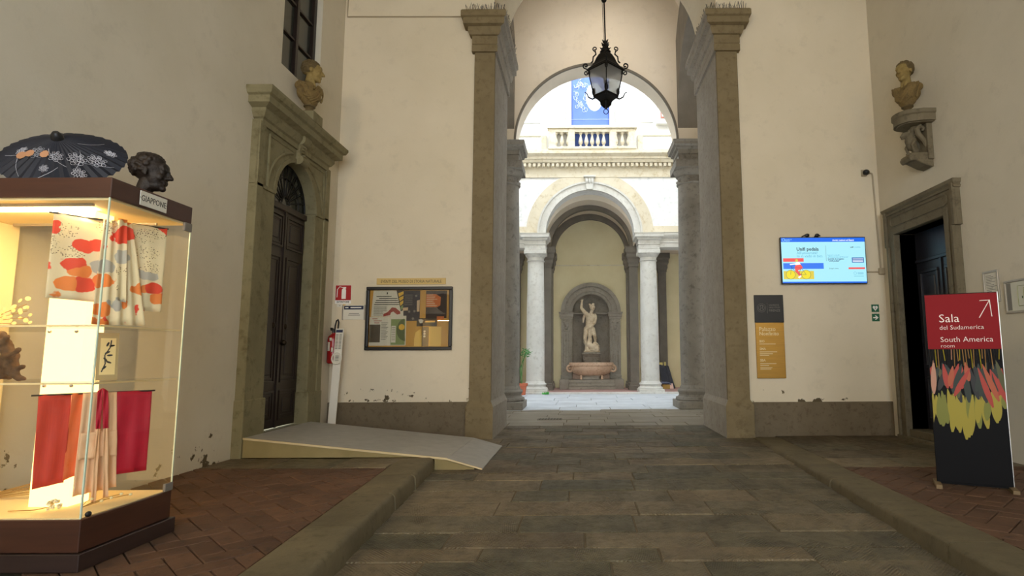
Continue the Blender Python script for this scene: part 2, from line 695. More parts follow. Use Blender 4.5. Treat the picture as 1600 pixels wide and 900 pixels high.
# vault over the hall and the street doorway behind the viewer
MB().arch(0.535, 8.9, 5.25, 5.6, -5.4, YB + 0.02, sz=0.5, n=40).build('ceiling', 'plaster_hall', smooth=True, **ST)
MB().prism(opening_poly(XL - 0.4, XR + 0.4, -2.5, 3.5, 5.2, 3.0, 0.5, 12.2), -5.4, -5.0).build(
    'wall_front', 'plaster_hall', **ST)

# painted dado strips on the back wall
MB().box(XL, -2.05, YB - 0.025, YB, 0.0, 0.66).build('baseboard_left', 'paint_dado', bevel=0.006, **ST)
MB().box(3.09, XR, YB - 0.025, YB, 0.0, 0.63).build('baseboard_right', 'paint_dado', bevel=0.006, **ST)
# old conduit line high on the back wall
MB().tube([(-4.6, YB - 0.012, 8.6), (-4.6, YB - 0.012, 8.2), (-2.2, YB - 0.012, 8.19)], 0.014).build(
    'wall_conduit', 'lead_pipe', label='thin old conduit running high along plaster to the left pier impost', cat='conduit')

# ------------------------------------------------------------------ floor of the passage: individual stone slabs
floor = MB().box(XL - 0.3, XR + 0.3, -7, 17.2, -0.3, -0.009).build('floor', 'joint_earth', **ST)


def kerb_l(y):
    return -1.70 - (y - 3.75) * 0.0645


def kerb_r(y):
    return 2.615 + (y - 3.99) * 0.0765


def slab(x0, x1, y0, y1, mat, parent, r, z=0.0, th=0.05, g=0.003):
    j = 0.006
    q = [(x0 + g + r.uniform(0, j), y0 + g + r.uniform(0, j)), (x1 - g - r.uniform(0, j), y0 + g + r.uniform(0, j)),
         (x1 - g - r.uniform(0, j), y1 - g - r.uniform(0, j)), (x0 + g + r.uniform(0, j), y1 - g - r.uniform(0, j))]
    dz = r.uniform(-0.006, 0.004)
    c = 0.007
    cx, cy = (x0 + x1) / 2, (y0 + y1) / 2
    top = [(p[0] + (c if p[0] < cx else -c), p[1] + (c if p[1] < cy else -c)) for p in q]
    tz = [z + dz + r.uniform(-0.003, 0.003) for _ in range(4)]
    vs = [(p[0], p[1], z - th) for p in q] + [(p[0], p[1], tz[i] - 0.008) for i, p in enumerate(q)] + \
         [(p[0], p[1], tz[i]) for i, p in enumerate(top)]
    fs = [(0, 1, 5, 4), (1, 2, 6, 5), (2, 3, 7, 6), (3, 0, 4, 7), (4, 5, 9, 8), (5, 6, 10, 9), (6, 7, 11, 10),
          (7, 4, 8, 11), (8, 9, 10, 11)]
    me = bpy.data.meshes.new('paving_slab')
    me.from_pydata(vs, [], fs)
    return link_mesh('paving_slab', me, mat, parent)


r = random.Random(11)
y = 2.75
edges = [3.2, 3.62, 4.02, 4.42, 4.72, 5.12, 5.66, 6.16, 6.66, 7.2, 7.62]
yi = 0
while y < 16.1:
    if yi < len(edges):
        y1 = edges[yi]
        yi += 1
    else:
        y1 = y + r.uniform(0.40, 0.62)
    ym = (y + y1) / 2
    if ym < 7.85:
        a, bb = kerb_l(ym), kerb_r(ym)
    elif ym < 10.7:
        a, bb = -2.6, min(kerb_r(ym), 3.1)
    elif ym < 12.6:
        a, bb = -1.66, 2.69
    else:
        a, bb = -2.6, 3.7
    x = a
    while x < bb - 0.02:
        ln = r.uniform(0.55, 1.45)
        if bb - (x + ln) < 0.4:
            ln = bb - x
        if ln > 1.75:
            ln = ln / 2
        slab(x, x + ln, y, y1, 'slab_hall' if ym < 12.55 else 'slab_loggia_skylit', floor, r)
        x += ln
    y = y1
# iron drain grate set in the paving
gr = empty('drain_grate', (-0.74, 13.85, 0.0), 'small slotted iron drain grate in the paving behind the great arch', 'grate')
MB().box(-1.03, -0.45, 13.72, 13.98, -0.02, 0.010).build('grate_plate', 'stone_dark_grey', gr)
for i in range(8):
    xx = -0.99 + i * 0.068
    MB().hexa([(xx, 13.75, 0.009), (xx + 0.03, 13.75, 0.009), (xx + 0.05, 13.95, 0.009), (xx + 0.02, 13.95, 0.009),
               (xx, 13.75, 0.013), (xx + 0.03, 13.75, 0.013), (xx + 0.05, 13.95, 0.013), (xx + 0.02, 13.95, 0.013)]).build(
        'slot', 'gap_dark', gr)

# ------------------------------------------------------------------ raised sidewalks: kerb stones, herringbone bricks
ZL = 0.16


def z_right(yy):
    return 0.15 - (yy - 4.0) * 0.0205


sl = MB().prism([(XL, 2.0), (kerb_l(2.0) - 0.02, 2.0), (kerb_l(7.85) - 0.02, 7.85), (XL, 7.85)], -0.03, ZL - 0.03, 'z').build(
    'sidewalk', 'joint_earth', **ST)
tag(sl, 'raised herringbone brick sidewalk under the lit showcase')


def zr_box(poly, zoff0, zoff1):
    n = len(poly)
    vs = [(p[0], p[1], zoff0) for p in poly] + [(p[0], p[1], z_right(p[1]) + zoff1) for p in poly]
    fs = [tuple(range(n - 1, -1, -1)), tuple(range(n, 2 * n))] + [(i, (i + 1) % n, n + (i + 1) % n, n + i) for i in range(n)]
    return vs, fs


vs, fs = zr_box([(kerb_r(2.0) + 0.02, 2.0), (XR, 2.0), (XR, 10.74), (kerb_r(10.74) + 0.02, 10.74)], -0.04, -0.03)
sr = MB().add(vs, fs).build('sidewalk', 'joint_earth', **ST)
tag(sr, 'raised brick and stone sidewalk under the upright red banner')


def clip(poly, p, n):
    """keep the part of a convex polygon with (q-p).n >= 0"""
    out = []
    for i in range(len(poly)):
        a, c = poly[i], poly[(i + 1) % len(poly)]
        da = (a[0] - p[0]) * n[0] + (a[1] - p[1]) * n[1]
        dc = (c[0] - p[0]) * n[0] + (c[1] - p[1]) * n[1]
        if da >= 0:
            out.append(a)
        if (da >= 0) != (dc >= 0):
            t = da / (da - dc)
            out.append((a[0] + t * (c[0] - a[0]), a[1] + t * (c[1] - a[1])))
    return out


def area(p):
    return abs(sum(p[i][0] * p[(i + 1) % len(p)][1] - p[(i + 1) % len(p)][0] * p[i][1] for i in range(len(p)))) / 2


def brick_mesh(poly, zf, th=0.04):
    n = len(poly)
    cx = sum(p[0] for p in poly) / n
    cy = sum(p[1] for p in poly) / n
    ins = [(p[0] + (cx - p[0]) * 0.04, p[1] + (cy - p[1]) * 0.06) for p in poly]
    vs = [(p[0], p[1], zf(p[1]) - th) for p in poly] + [(p[0], p[1], zf(p[1]) - 0.005) for p in poly] + \
         [(p[0], p[1], zf(p[1])) for p in ins]
    fs = []
    for k in (0, 1):
        fs += [(k * n + i, k * n + (i + 1) % n, (k + 1) * n + (i + 1) % n, (k + 1) * n + i) for i in range(n)]
    fs.append(tuple(2 * n + i for i in range(n)))
    me = bpy.data.meshes.new('brick')
    me.from_pydata(vs, [], fs)
    return me


def herringbone(parent, region, w, zf, seed, skip=None, ang=PI / 4):
    """region: convex CCW polygon in plan"""
    rr = random.Random(seed)
    g = 0.005
    cx = sum(p[0] for p in region) / len(region)
    cy = sum(p[1] for p in region) / len(region)
    ca, sa = math.cos(ang), math.sin(ang)
    cnt = 0
    N = 34
    for s in range(-N, N):
        for t in range(-2 * N, 2 * N):
            ox, oy = t + 2 * s, t - 2 * s
            for (x0, y0, lx, ly) in ((ox, oy, 2, 1), (ox + 3, oy, 1, 2)):
                q = [(x0 * w + g, y0 * w + g), ((x0 + lx) * w - g, y0 * w + g), ((x0 + lx) * w - g, (y0 + ly) * w - g),
                     (x0 * w + g, (y0 + ly) * w - g)]
                q = [(cx + p[0] * ca - p[1] * sa, cy + p[0] * sa + p[1] * ca) for p in q]
                mx = sum(p[0] for p in q) / 4
                my = sum(p[1] for p in q) / 4
                if abs(mx - cx) > 4.5 or abs(my - cy) > 5:
                    continue
                for i in range(len(region)):
                    a, c = region[i], region[(i + 1) % len(region)]
                    q = clip(q, a, (-(c[1] - a[1]), c[0] - a[0]))
                    if len(q) < 3:
                        break
                if len(q) < 3 or area(q) < 0.0015:
                    continue
                if skip and skip(mx, my):
                    continue
                dz = rr.uniform(-0.003, 0.003)
                link_mesh('brick', brick_mesh(q, lambda yy: zf(yy) + dz), 'terracotta', parent)
                cnt += 1
    return cnt


KW = 0.42
# left: bricks, a strip of stone flags by the ramp, kerb stones
herringbone(sl, [(XL + 0.005, 3.15), (kerb_l(3.15) - KW - 0.01, 3.15), (kerb_l(7.15) - KW - 0.01, 7.15), (XL + 0.005, 7.15)],
            0.17, lambda yy: ZL, 3, skip=lambda x, yy: x < -3.3 and 3.95 < yy < 4.5 or (x < -3.55 and yy < 4.0))
r = random.Random(5)
x = XL + 0.005
while x < -2.45:
    x1 = x + r.uniform(0.6, 0.95)
    if x1 > -2.75:
        x1 = -2.355
    slab(x, x1, 7.17, 7.84, 'slab_hall', sl, r, ZL)
    x = x1


def kerb_stones(parent, edge, sgn, ys, zf):
    for i in range(len(ys) - 1):
        a, c = ys[i] + 0.005, ys[i + 1] - 0.005
        n = 4
        prof = [(KW, -0.03, 0), (KW, 0, 1), (0.05, 0.004, 1), (0.015, -0.008, 1), (0.0, -0.035, 1), (-0.012, -0.03, 0)]
        vs, fs = [], []
        ja = [r.uniform(-0.008, 0.008) for _ in range(n + 1)]
        for k in range(n + 1):
            yy = a + (c - a) * k / n
            for (o, dz, top) in prof:
                vs.append((edge(yy) + sgn * (o + (ja[k] if o < 0.1 else 0)), yy, (zf(yy) + dz) if top else dz))
        m = len(prof)
        for k in range(n):
            for q in range(m - 1):
                fs.append((k * m + q, (k + 1) * m + q, (k + 1) * m + q + 1, k * m + q + 1))
        fs.append(tuple(range(m)))
        fs.append(tuple(n * m + q for q in range(m)))
        MB().add(vs, fs).build('kerb_stone', 'kerb_stone', parent, smooth=True, angle=50)


kerb_stones(sl, kerb_l, -1, [2.2, 3.55, 4.75, 5.85, 6.75, 7.84], lambda yy: ZL)
kerb_stones(sr, kerb_r, 1, [2.2, 4.35, 5.6, 6.75, 7.7, 8.6, 9.55, 10.62], z_right)
herringbone(sr, [(kerb_r(3.5) + KW + 0.01, 3.5), (XR - 0.005, 3.5), (XR - 0.005, 7.5), (kerb_r(7.5) + KW + 0.01, 7.5)],
            0.185, z_right, 9, ang=PI / 4)
y = 7.52
while y < 10.65:
    y1 = min(y + r.uniform(0.55, 0.8), 10.72)
    if 10.72 - y1 < 0.3:
        y1 = 10.72
    x = kerb_r((y + y1) / 2) + KW + 0.01
    while x < XR - 0.05:
        x1 = x + r.uniform(0.7, 1.2)
        if XR - x1 < 0.45:
            x1 = XR - 0.005
        slab(x, x1, y, y1, 'slab_hall', sr, r, z_right((y + y1) / 2), th=0.04)
        x = x1
    y = y1

# ================================================================== PIERS OF THE GREAT ARCH
IMP = [(0, 7.40), (0.05, 7.40), (0.05, 7.53), (0.03, 7.54), (0.05, 7.56), (0.05, 7.72), (0.09, 7.73), (0.12, 7.80),
       (0.12, 7.88), (0.20, 7.90), (0.20, 8.02), (0.24, 8.04), (0.24, 8.14), (0.22, 8.17), (0, 8.17)]
PLI = [(0, 0.0), (0.05, 0.0), (0.05, 0.57), (0.035, 0.61), (0.008, 0.66), (0, 0.68)]


def pier(name, xo, xi, label):
    e = empty(name, ((xo + xi) / 2, 11.6, 0), label, 'pier')
    s = 1 if xi > xo else -1
    x0, x1 = min(xo, xi), max(xo, xi)
    MB().box(x0, x1, 10.68, 10.752, 0.0, 7.45).build('front_strip', 'stone_pier', e, bevel=0.008)
    MB().box(min(xi, xi - s * .042), max(xi, xi - s * .042), 10.752, 12.6, 0.0, 8.17).build('jamb', 'stone_jamb_daylit', e)
    pth = [(xo, 10.76), (xo, 10.68), (xi, 10.68), (xi, 12.62)]
    if s < 0:
        pth = pth[::-1]
    fr_, sd = ([0, 1], [2]) if s > 0 else ([1, 2], [0])
    for nm, pf in (('plinth', PLI), ('impost', IMP)):
        MB().mould(pth, pf, only=fr_).build(nm, 'stone_pier', e)
        MB().mould(pth, pf, only=sd).build(nm + '_return', 'stone_jamb_daylit', e)
    return e


pier('stone_pier', -2.05, -1.65, 'brown stone pier with moulded impost beside the notice board')
pier('stone_pier', 3.09, 2.68, 'brown stone pier with moulded impost beside the wall television')


def spikes(path, label, seed):
    rr = random.Random(seed)
    b = MB()
    for (p0, p1, n) in path:
        for i in range(n):
            t = (i + 0.5) / n
            px, py = p0[0] + (p1[0] - p0[0]) * t, p0[1] + (p1[1] - p0[1]) * t
            for k in range(2):
                dx, dy = rr.uniform(-0.05, 0.05), rr.uniform(-0.06, 0.06)
                b.tube([(px, py, 8.165), (px + dx, py + dy, 8.165 + rr.uniform(0.11, 0.15))], 0.0048, 4)
        b.box(min(p0[0], p1[0]) - 0.01, max(p0[0], p1[0]) + 0.01, min(p0[1], p1[1]) - 0.01, max(p0[1], p1[1]) + 0.01, 8.165, 8.172)
    b.build('bird_spikes', 'wire_steel', label=label, cat='bird spikes', group='bird spikes on the imposts')


spikes([((-2.2, 10.5), (-1.45, 10.5), 22), ((-1.45, 10.55), (-1.45, 12.5), 34)],
       'row of wire bird spikes on the pier impost next to the notice board', 1)
spikes([((2.5, 10.5), (3.25, 10.5), 22), ((2.5, 10.55), (2.5, 12.5), 34)],
       'row of wire bird spikes on the pier impost next to the television', 2)

# ================================================================== LOGGIA BEHIND THE ARCH
LY0, LY1 = 16.35, 17.15
b = MB().prism(opening_poly(-8, 9, -1.90, 2.87, 7.76, 2.385, 0.485, 15.0, bottom=7.74), LY0, LY1)
b.build('wall_loggia', 'plaster_loggia', **ST)
MB().arch(0.485, 7.76, 2.37, 2.43, LY0 - 0.03, LY0 + 0.05, n=48).build('trim_1', 'stone_dark_grey', **ST)
for (a, c) in ((-8, -4.2), (5.2, 9)):
    MB().box(a, c, LY0, LY1, 0, 7.75).build('wall_loggia', 'plaster_loggia', **ST)
for (a, c) in ((-8.4, -8.0), (9.0, 9.4)):
    MB().box(a, c, 12.6, 29, 0, 16).build('wall_courtyard', 'plaster_white', **ST)
MB().box(-8, XL - 0.35, 12.2, 12.6, 0, 15).build('wall_loggia', 'plaster_loggia', **ST)
MB().box(XR + 0.35, 9, 12.2, 12.6, 0, 15).build('wall_loggia', 'plaster_loggia', **ST)
MB().box(-8, 9, LY0 - 3.8, LY1, 14.4, 15.0).build('ceiling_loggia', 'plaster_loggia', **ST)


def vault_z(x, yy):
    u = (x - 0.485) / 2.75
    v = (yy - 14.475) / 1.9
    a = math.sqrt(max(0, 1 - u * u))
    c = math.sqrt(max(0, 1 - v * v))
    return 11.0 + 2.6 * max(a, c)


grid_mesh('ceiling_vault', lambda s, t: (-2.3 + s * 5.57, 12.55 + t * 3.85, vault_z(-2.3 + s * 5.57, 12.55 + t * 3.85)),
          48, 36, 'plaster_loggia', thick=0.05, kind='structure')
# transverse ribs springing from the columns to the back of the piers
for k, (a, c) in enumerate(((-2.72, -1.93), (2.90, 3.72))):
    fr = Matrix(((0, 1, 0, 0), (1, 0, 0, 0), (0, 0, 1, 0), (0, 0, 0, 1)))
    MB(fr).arch(14.475, 7.74, 1.9, 2.9, a, c, n=28, sz=1.42).build('trim_%d' % (2 + k), 'stone_dark_grey', smooth=True, **ST)


def column(name, cx, cy, r0, r1, zc, zt, zb, half, mat, label, group, s=1.0, rosettes=False):
    """plinth, turned base, shaft to zc, capital to zt, square entablature block to zb"""
    e = empty(name, (cx, cy, 0), label, 'column', group)
    ph = r0 * 1.36
    MB().box(cx - ph, cx + ph, cy - ph, cy + ph, 0, 0.21 * s).build('plinth', mat, e, bevel=0.012)
    z = 0.21 * s
    base = [(r0 * 1.32, z), (r0 * 1.36, z + .04 * s), (r0 * 1.32, z + .10 * s), (r0 * 1.2, z + .115 * s), (r0 * 1.13, z + .17 * s),
            (r0 * 1.17, z + .22 * s), (r0 * 1.2, z + .235 * s), (r0 * 1.23, z + .275 * s), (r0 * 1.2, z + .315 * s),
            (r0 * 1.09, z + .33 * s), (r0 * 1.08, z + .36 * s), (r0 * 1.0, z + .43 * s)]
    MB().lathe(base, (cx, cy, 0), 40).build('base', mat, e, smooth=True)
    zs = z + 0.43 * s
    sh = [(r0, zs)]
    for i in range(1, 13):
        t = i / 12
        sh.append((r0 + (r1 - r0) * max(0, (t - 0.3) / 0.7) ** 1.4, zs + (zc - zs) * t))
    MB().lathe(sh, (cx, cy, 0), 40).build('shaft', mat, e, smooth=True)
    h = zt - zc
    cap = [(r1, zc), (r1 * 1.10, zc + .03 * h), (r1 * 1.12, zc + .07 * h), (r1 * 1.02, zc + .10 * h), (r1 * 1.02, zc + .36 * h),
           (r1 * 1.12, zc + .40 * h), (r1 * 1.30, zc + .60 * h), (r1 * 1.32, zc + .66 * h)]
    cp = MB().lathe(cap, (cx, cy, 0), 40).build('capital', mat, e, smooth=True)
    if rosettes:
        for i in range(8):
            a = 2 * PI * (i + 0.5) / 8
            MB().ball((cx + r1 * 1.03 * math.cos(a), cy + r1 * 1.03 * math.sin(a), zc + .23 * h), 0.055, 8, 6).build(
                'rosette', mat, cp, smooth=True)
    hb = r1 * 1.36
    MB().box(cx - hb, cx + hb, cy - hb, cy + hb, zc + .66 * h, zt).build('abacus', mat, e, bevel=0.01)
    H = zb - zt
    pr = [(0, zt), (0.0, zt), (0.02, zt + .02), (0.02, zt + H * .3), (0.05, zt + H * .33), (0.03, zt + H * .36), (0.03, zt + H * .55),
          (0.09, zt + H * .62), (0.10, zt + H * .70), (0.17, zt + H * .76), (0.17, zt + H * .9), (0.19, zt + H), (0, zb)]
    sq = [(cx - half, cy - half), (cx + half, cy - half), (cx + half, cy + half), (cx - half, cy + half)]
    MB().mould(sq, pr, closed=True).box(cx - half, cx + half, cy - half, cy + half, zt, zb).build('entablature', mat, e)
    return e


for cx, lab in ((-2.23, 'weathered grey column with entablature block behind the notice board pier'),
                (3.34, 'weathered grey column with chipped plinth behind the television pier')):
    column('stone_column', cx, 16.78, 0.455, 0.40, 6.50, 7.17, 7.755, 0.42, 'stone_grey', lab,
           'grey columns on the near side of the courtyard', rosettes=True)

# ================================================================== COURTYARD
cf = MB().box(-8, 9, 17.15, 29.5, -0.3, -0.03).build('floor_courtyard', 'joint_earth', **ST)
r = random.Random(23)
y = 16.1
while y < 22.6:
    y1 = y + r.uniform(0.7, 1.0)
    x = -3.6 - r.uniform(0, .8)
    while x < 4.6:
        x1 = x + r.uniform(1.1, 2.2)
        slab(x, x1, y, y1, 'slab_courtyard', cf, r)
        x = x1
    y = y1
MB().box(-8, -3.9, 16.1, 22.7, -0.03, -0.003).build('floor_edge', 'slab_courtyard', **ST)
MB().box(4.6, 9, 16.1, 22.7, -0.03, -0.003).build('floor_edge', 'slab_courtyard', **ST)
MB().box(-8, 9, 22.75, 27.5, -0.03, 0.05).build('floor_loggia', 'pink_floor', **ST)
MB().box(-8, 9, 22.66, 22.78, -0.03, 0.07).build('trim_4', 'stone_pale', bevel=0.01, **ST)

FX, FR, FY0, FY1, FZ = 0.39, 1.80, 22.9, 23.6, 6.40
MB().prism(opening_poly(-8, 9, FX - FR, FX + FR, FZ, FR, FX, 19.0, bottom=6.36), FY0, FY1).build(
    'wall_facade', 'plaster_white', **ST)
# arch stones on the facade: two moulded rings and a flat outer band
ar = empty('facade_arch', (FX, FY0, FZ), 'pale stone archivolt with carved keystone on the far courtyard facade', 'arch')
MB().arch(FX, FZ, FR - 0.02, FR + 0.10, FY0 - 0.10, FY0 + 0.02, n=48).build('archivolt_ring', 'stone_pale', ar)
MB().arch(FX, FZ, FR + 0.10, FR + 0.26, FY0 - 0.07, FY0 + 0.02, n=48).build('archivolt_ring', 'stone_pale', ar)
MB().arch(FX, FZ, FR + 0.26, FR + 0.33, FY0 - 0.11, FY0 + 0.02, n=48).build('archivolt_ring', 'stone_pale', ar)
MB().arch(FX, FZ, FR + 0.33, FR + 0.78, FY0 - 0.03, FY0 + 0.02, n=48).build('outer_band', 'stone_cream', ar)
ks = MB().prism([(FX - .13, FZ + FR - .02), (FX + .13, FZ + FR - .02), (FX + .19, FZ + FR + .5), (FX - .19, FZ + FR + .5)], FY0 - .2, FY0)
ks.build('keystone', 'stone_pale', ar, bevel=0.01)
for i in (-1, 0, 1):
    MB().ball((FX + i * .11, FY0 - .2, FZ + FR + .32), (.06, .05, .11), 8, 6).build('carving', 'stone_pale', ar, smooth=True)
MB().box(FX - .24, FX + .24, FY0 - .26, FY0, FZ + FR + .48, FZ + FR + .55).build('keystone_cap', 'stone_pale', ar, bevel=0.008)
# string bands and cornice
MB().box(-8, FX - 2.58, FY0 - .03, FY0, 6.4, 6.68).build('trim_5', 'stone_cream', **ST)
MB().box(FX + 2.58, 9, FY0 - .03, FY0, 6.4, 6.68).build('trim_6', 'stone_cream', **ST)
MB().box(-8, 9, FY0 - .045, FY0, 8.72, 9.12).build('trim_7', 'stone_cream', **ST)
co = empty('cornice', (0.4, FY0, 9.1), 'projecting stone cornice with small dentils under the balcony', 'cornice')
MB().mould([(-8, FY0), (9, FY0)], [(0, 9.10), (.06, 9.10), (.06, 9.28), (.22, 9.30), (.25, 9.40), (.30, 9.43), (.30, 9.52), (.42, 9.62),
                                  (.42, 9.70), (.36, 9.72), (.36, 9.80), (0, 9.86)]).build('cornice_moulding', 'stone_cream', co)
b = MB()
x = -4.0
while x < 5:
    b.box(x, x + .11, FY0 - .2, FY0 - .05, 9.14, 9.27)
    x += .19
b.build('dentils', 'stone_cream', co)
# lintel entablatures over the side bays
for k, (a, c) in enumerate(((-8, -1.80), (2.74, 9))):
    MB().mould([(a, FY0 + .02), (c, FY0 + .02)], [(-.6, 5.80), (0, 5.80), (.03, 5.82), (.03, 5.98), (.06, 6.0), (.05, 6.04), (.05, 6.15), (.14, 6.22),
                                  (.18, 6.30), (.18, 6.36), (.2, 6.40), (-.6, 6.40)]).build('trim_%d' % (8 + k), 'stone_pale', **ST)
for cx, lab in ((-1.82, 'pale grey column of the far arcade beside the terracotta pot'),
                (2.77, 'pale grey column of the far arcade beside the dark folded bundle')):
    column('stone_column', cx, 23.25, 0.365, 0.325, 5.28, 5.72, 6.38, 0.40, 'stone_pale', lab, 'pale columns of the far arcade', s=0.75)

# balcony with turned balusters
ba = empty('balcony', (0.5, 22.55, 9.8), 'white stone balcony with turned balusters above the far arch', 'balcony')
BX0, BX1, BY = -1.26, 2.27, 22.52
for (z0, z1, o) in ((9.80, 9.90, 0.02), (10.52, 10.66, 0.0), (10.66, 10.78, 0.06)):
    MB().box(BX0 - o, BX1 + o, BY - o, BY + .22 + o, z0, z1).build('rail', 'stone_cream', ba, bevel=0.008)
for (a, c) in ((BX0, BX0 + .28), (-.47, -.20), (1.21, 1.48), (BX1 - .28, BX1)):
    MB().box(a, c, BY, BY + .22, 9.9, 10.52).build('post', 'stone_cream', ba, bevel=0.006)
BALP = [(.075, 9.90), (.075, 9.93), (.035, 9.97), (.04, 10.0), (.085, 10.08), (.09, 10.14), (.06, 10.27), (.035, 10.38), (.035, 10.42),
        (.06, 10.45), (.06, 10.47), (.09, 10.50), (.09, 10.52)]
for cx in [-.725] + [-.20 + (i + 1) * 1.41 / 6 for i in range(5)] + [1.735] + [-.98, -.47, 1.48, 1.99]:
    MB().lathe(BALP, (cx, BY + .11, 0), 12).build('baluster', 'stone_cream', ba, smooth=True)
for sx, xx in ((-1, BX0), (1, BX1)):
    MB().box(xx - sx * .11 - .11, xx - sx * .11 + .11, BY + .23, FY0 - .12, 9.87, 10.66).build('side_wall', 'stone_cream', ba)
    MB().box(xx - .1 + sx * .22, xx + .1 + sx * .22, BY + .3, FY0, 9.8, 10.5).build('side_step', 'stone_cream', ba)

# upper storey: doorway hung with a pale blue cloth, pilasters, side windows, plaster panels
mottled('banner_blue', lin(96, 122, 200), lin(108, 134, 208), 1.2, 0.8, 0.05)
plain('banner_lines', lin(214, 224, 246), 0.8)
bn = empty('doorway_banner', (0.45, 22.85, 10.7), 'pale blue cloth banner with white scribbled curls hung in the balcony doorway', 'banner')
grid_mesh('cloth', lambda s, t: (-.34 + s * 1.57, 22.86 + .012 * math.sin(s * 9), 9.9 + t * 4.6), 16, 4, 'banner_blue', bn, thick=0.01)
rr = random.Random(4)
for i in range(46):
    a = rr.uniform(-PI, PI)
    cx, cz = .10 + .30 * math.cos(a) * rr.uniform(.5, 1.1), 12.25 + .75 * math.sin(a) * rr.uniform(.5, 1.1)
    if cz < 11.35:
        continue
    MB().tube(spiral((cx, 22.845, cz), rr.uniform(.04, .13), .02, rr.uniform(0, 6), rr.uniform(.5, 1.1), 9, (1, 0, 0), (0, 0, 1.3)),
              .008, 4).build('curl', 'banner_lines', bn)
MB().prism(arc_pts(.62, 12.15, .36, 0, 2 * PI * .98, 20, 1.7), 22.843, 22.846).build('pale_shape', 'banner_lines', bn)
MB().box(-.34, 1.23, 22.84, 22.85, 11.18, 11.19).build('seam', 'banner_lines', bn)
MB().box(-.54, -.34, FY0 - .10, FY0 + .02, 9.86, 16).build('trim_10', 'stone_pale', bevel=.01, **ST)
MB().box(1.23, 1.43, FY0 - .10, FY0 + .02, 9.86, 16).build('trim_11', 'stone_pale', bevel=.01, **ST)
for (a, c) in ((-1.0, -.60), (1.49, 1.89)):
    p = empty('pilaster', ((a + c) / 2, FY0, 10.7), 'flat white pilaster with sunk panel between the balcony doorway and ' + ('the plain wall panel' if a < 0 else 'the narrow wall panel'), 'pilaster',
              'pilasters of the balcony doorway')
    MB().box(a, c, FY0 - .07, FY0, 9.86, 16).build('shaft', 'stone_pale', p, bevel=.008)
    MB().box(a - .06, c + .06, FY0 - .11, FY0, 9.86, 11.0).build('base', 'stone_pale', p, bevel=.01)
    MB().box(a + .07, c - .07, FY0 - .085, FY0 - .06, 11.2, 15.8).build('panel', 'plaster_white', p, bevel=.006)
for (a, c) in ((-2.6, -1.62), (2.5, 3.06)):
    MB().box(a, c, FY0 - .04, FY0, 11.05, 15.5).build('wall_panel', 'plaster_white', bevel=.01, **ST)
MB().box(-8, -1.6, FY0 - .05, FY0, 10.48, 10.52).build('trim_12', 'stone_cream', **ST)
MB().box(2.6, 9, FY0 - .05, FY0, 10.48, 10.52).build('trim_13', 'stone_cream', **ST)
plain('frame_red', lin(196, 120, 100), 0.6)
for k, cx in enumerate((-3.05, 3.75)):
    wi = empty('window_%d' % (2 + k), (cx, FY0, 11.2), kind='structure')
    MB().box(cx - .55, cx + .55, FY0 - .10, FY0, 11.05, 13.6).build('window_surround', 'stone_pale', wi, bevel=.01)
    MB().box(cx - .40, cx + .40, FY0 - .13, FY0 - .09, 11.2, 13.4).build('window_frame', 'frame_red', wi)
    for i in (0, 1):
        for j in range(4):
            MB().box(cx - .36 + i * .38, cx - .02 + i * .38, FY0 - .14, FY0 - .12, 11.25 + j * .54, 11.74 + j * .54).build(
                'pane', 'plaster_white', wi)
    MB().box(cx - .6, cx + .6, FY0 - .2, FY0, 10.92, 11.05).build('window_sill', 'stone_pale', wi, bevel=.01)

# ------------------------------------------------------------------ far loggia interior
BY0 = 26.2
MB().prism(opening_poly(-8, 9, .46 - .86, .46 + .86, 3.42, .86, .46, 9.0), BY0, BY0 + .75).build('wall_far', 'plaster_ochre', **ST)
MB().arch(FX, 6.1, 1.88, 2.2, FY1, BY0, n=40).build('ceiling_far', 'plaster_loggia', smooth=True, **ST)
MB().box(-8, FX - 1.9, FY1, BY0, 6.1, 6.4).build('ceiling_side', 'plaster_loggia', **ST)
MB().box(FX + 1.9, 9, FY1, BY0, 6.1, 6.4).build('ceiling_side', 'plaster_loggia', **ST)
MB().arch(FX + .04, 6.1, 1.70, 1.95, 24.45, 24.75, n=40).build('trim_14', 'stone_dark_grey', **ST)
MB().arch(FX + .06, 6.1, 1.62, 1.95, BY0 - .16, BY0, n=40).build('trim_15', 'stone_dark_grey', **ST)
MB().box(FX - 1.7, FX + 1.8, BY0 - .015, BY0, 5.58, 5.62).build('trim_16', 'stone_cream', **ST)
PILC = [(0, 5.25), (.03, 5.25), (.03, 5.32), (.07, 5.42), (.07, 5.55), (.12, 5.65), (.12, 5.78), (.17, 5.86), (.17, 6.1), (0, 6.1)]
for k, (px, w) in enumerate(((-1.42, .36), (2.26, .36), (-2.9, .34), (3.72, .34))):
    for yy0, yy1 in ((24.3, 24.9), (BY0 - .25, BY0)):
        if k > 1 and yy0 < 25:
            continue
        p = empty('wall_pilaster', (px, (yy0 + yy1) / 2, 0), 'grey pilaster ' + ('on the ochre niche wall' if yy0 > 25 else 'under the far loggia rib') + (' well past ' if k > 1 else ' near ') + ('the potted plant' if px < 0 else 'the dark bundle'), 'pilaster',
                  'pilasters in the far loggia')
        a, c = px - w / 2, px + w / 2
        sq = [(a, yy0), (c, yy0), (c, yy1), (a, yy1)]
        MB().box(a, c, yy0, yy1, .05, 6.1).build('shaft', 'stone_dark_grey', p)
        MB().mould(sq, PILC, closed=True).build('capital', 'stone_dark_grey', p)
        MB().mould(sq, [(0, .05), (.08, .05), (.08, .22), (.05, .25), (.05, .33), (0, .36)], closed=True).build('base', 'stone_dark_grey', p)

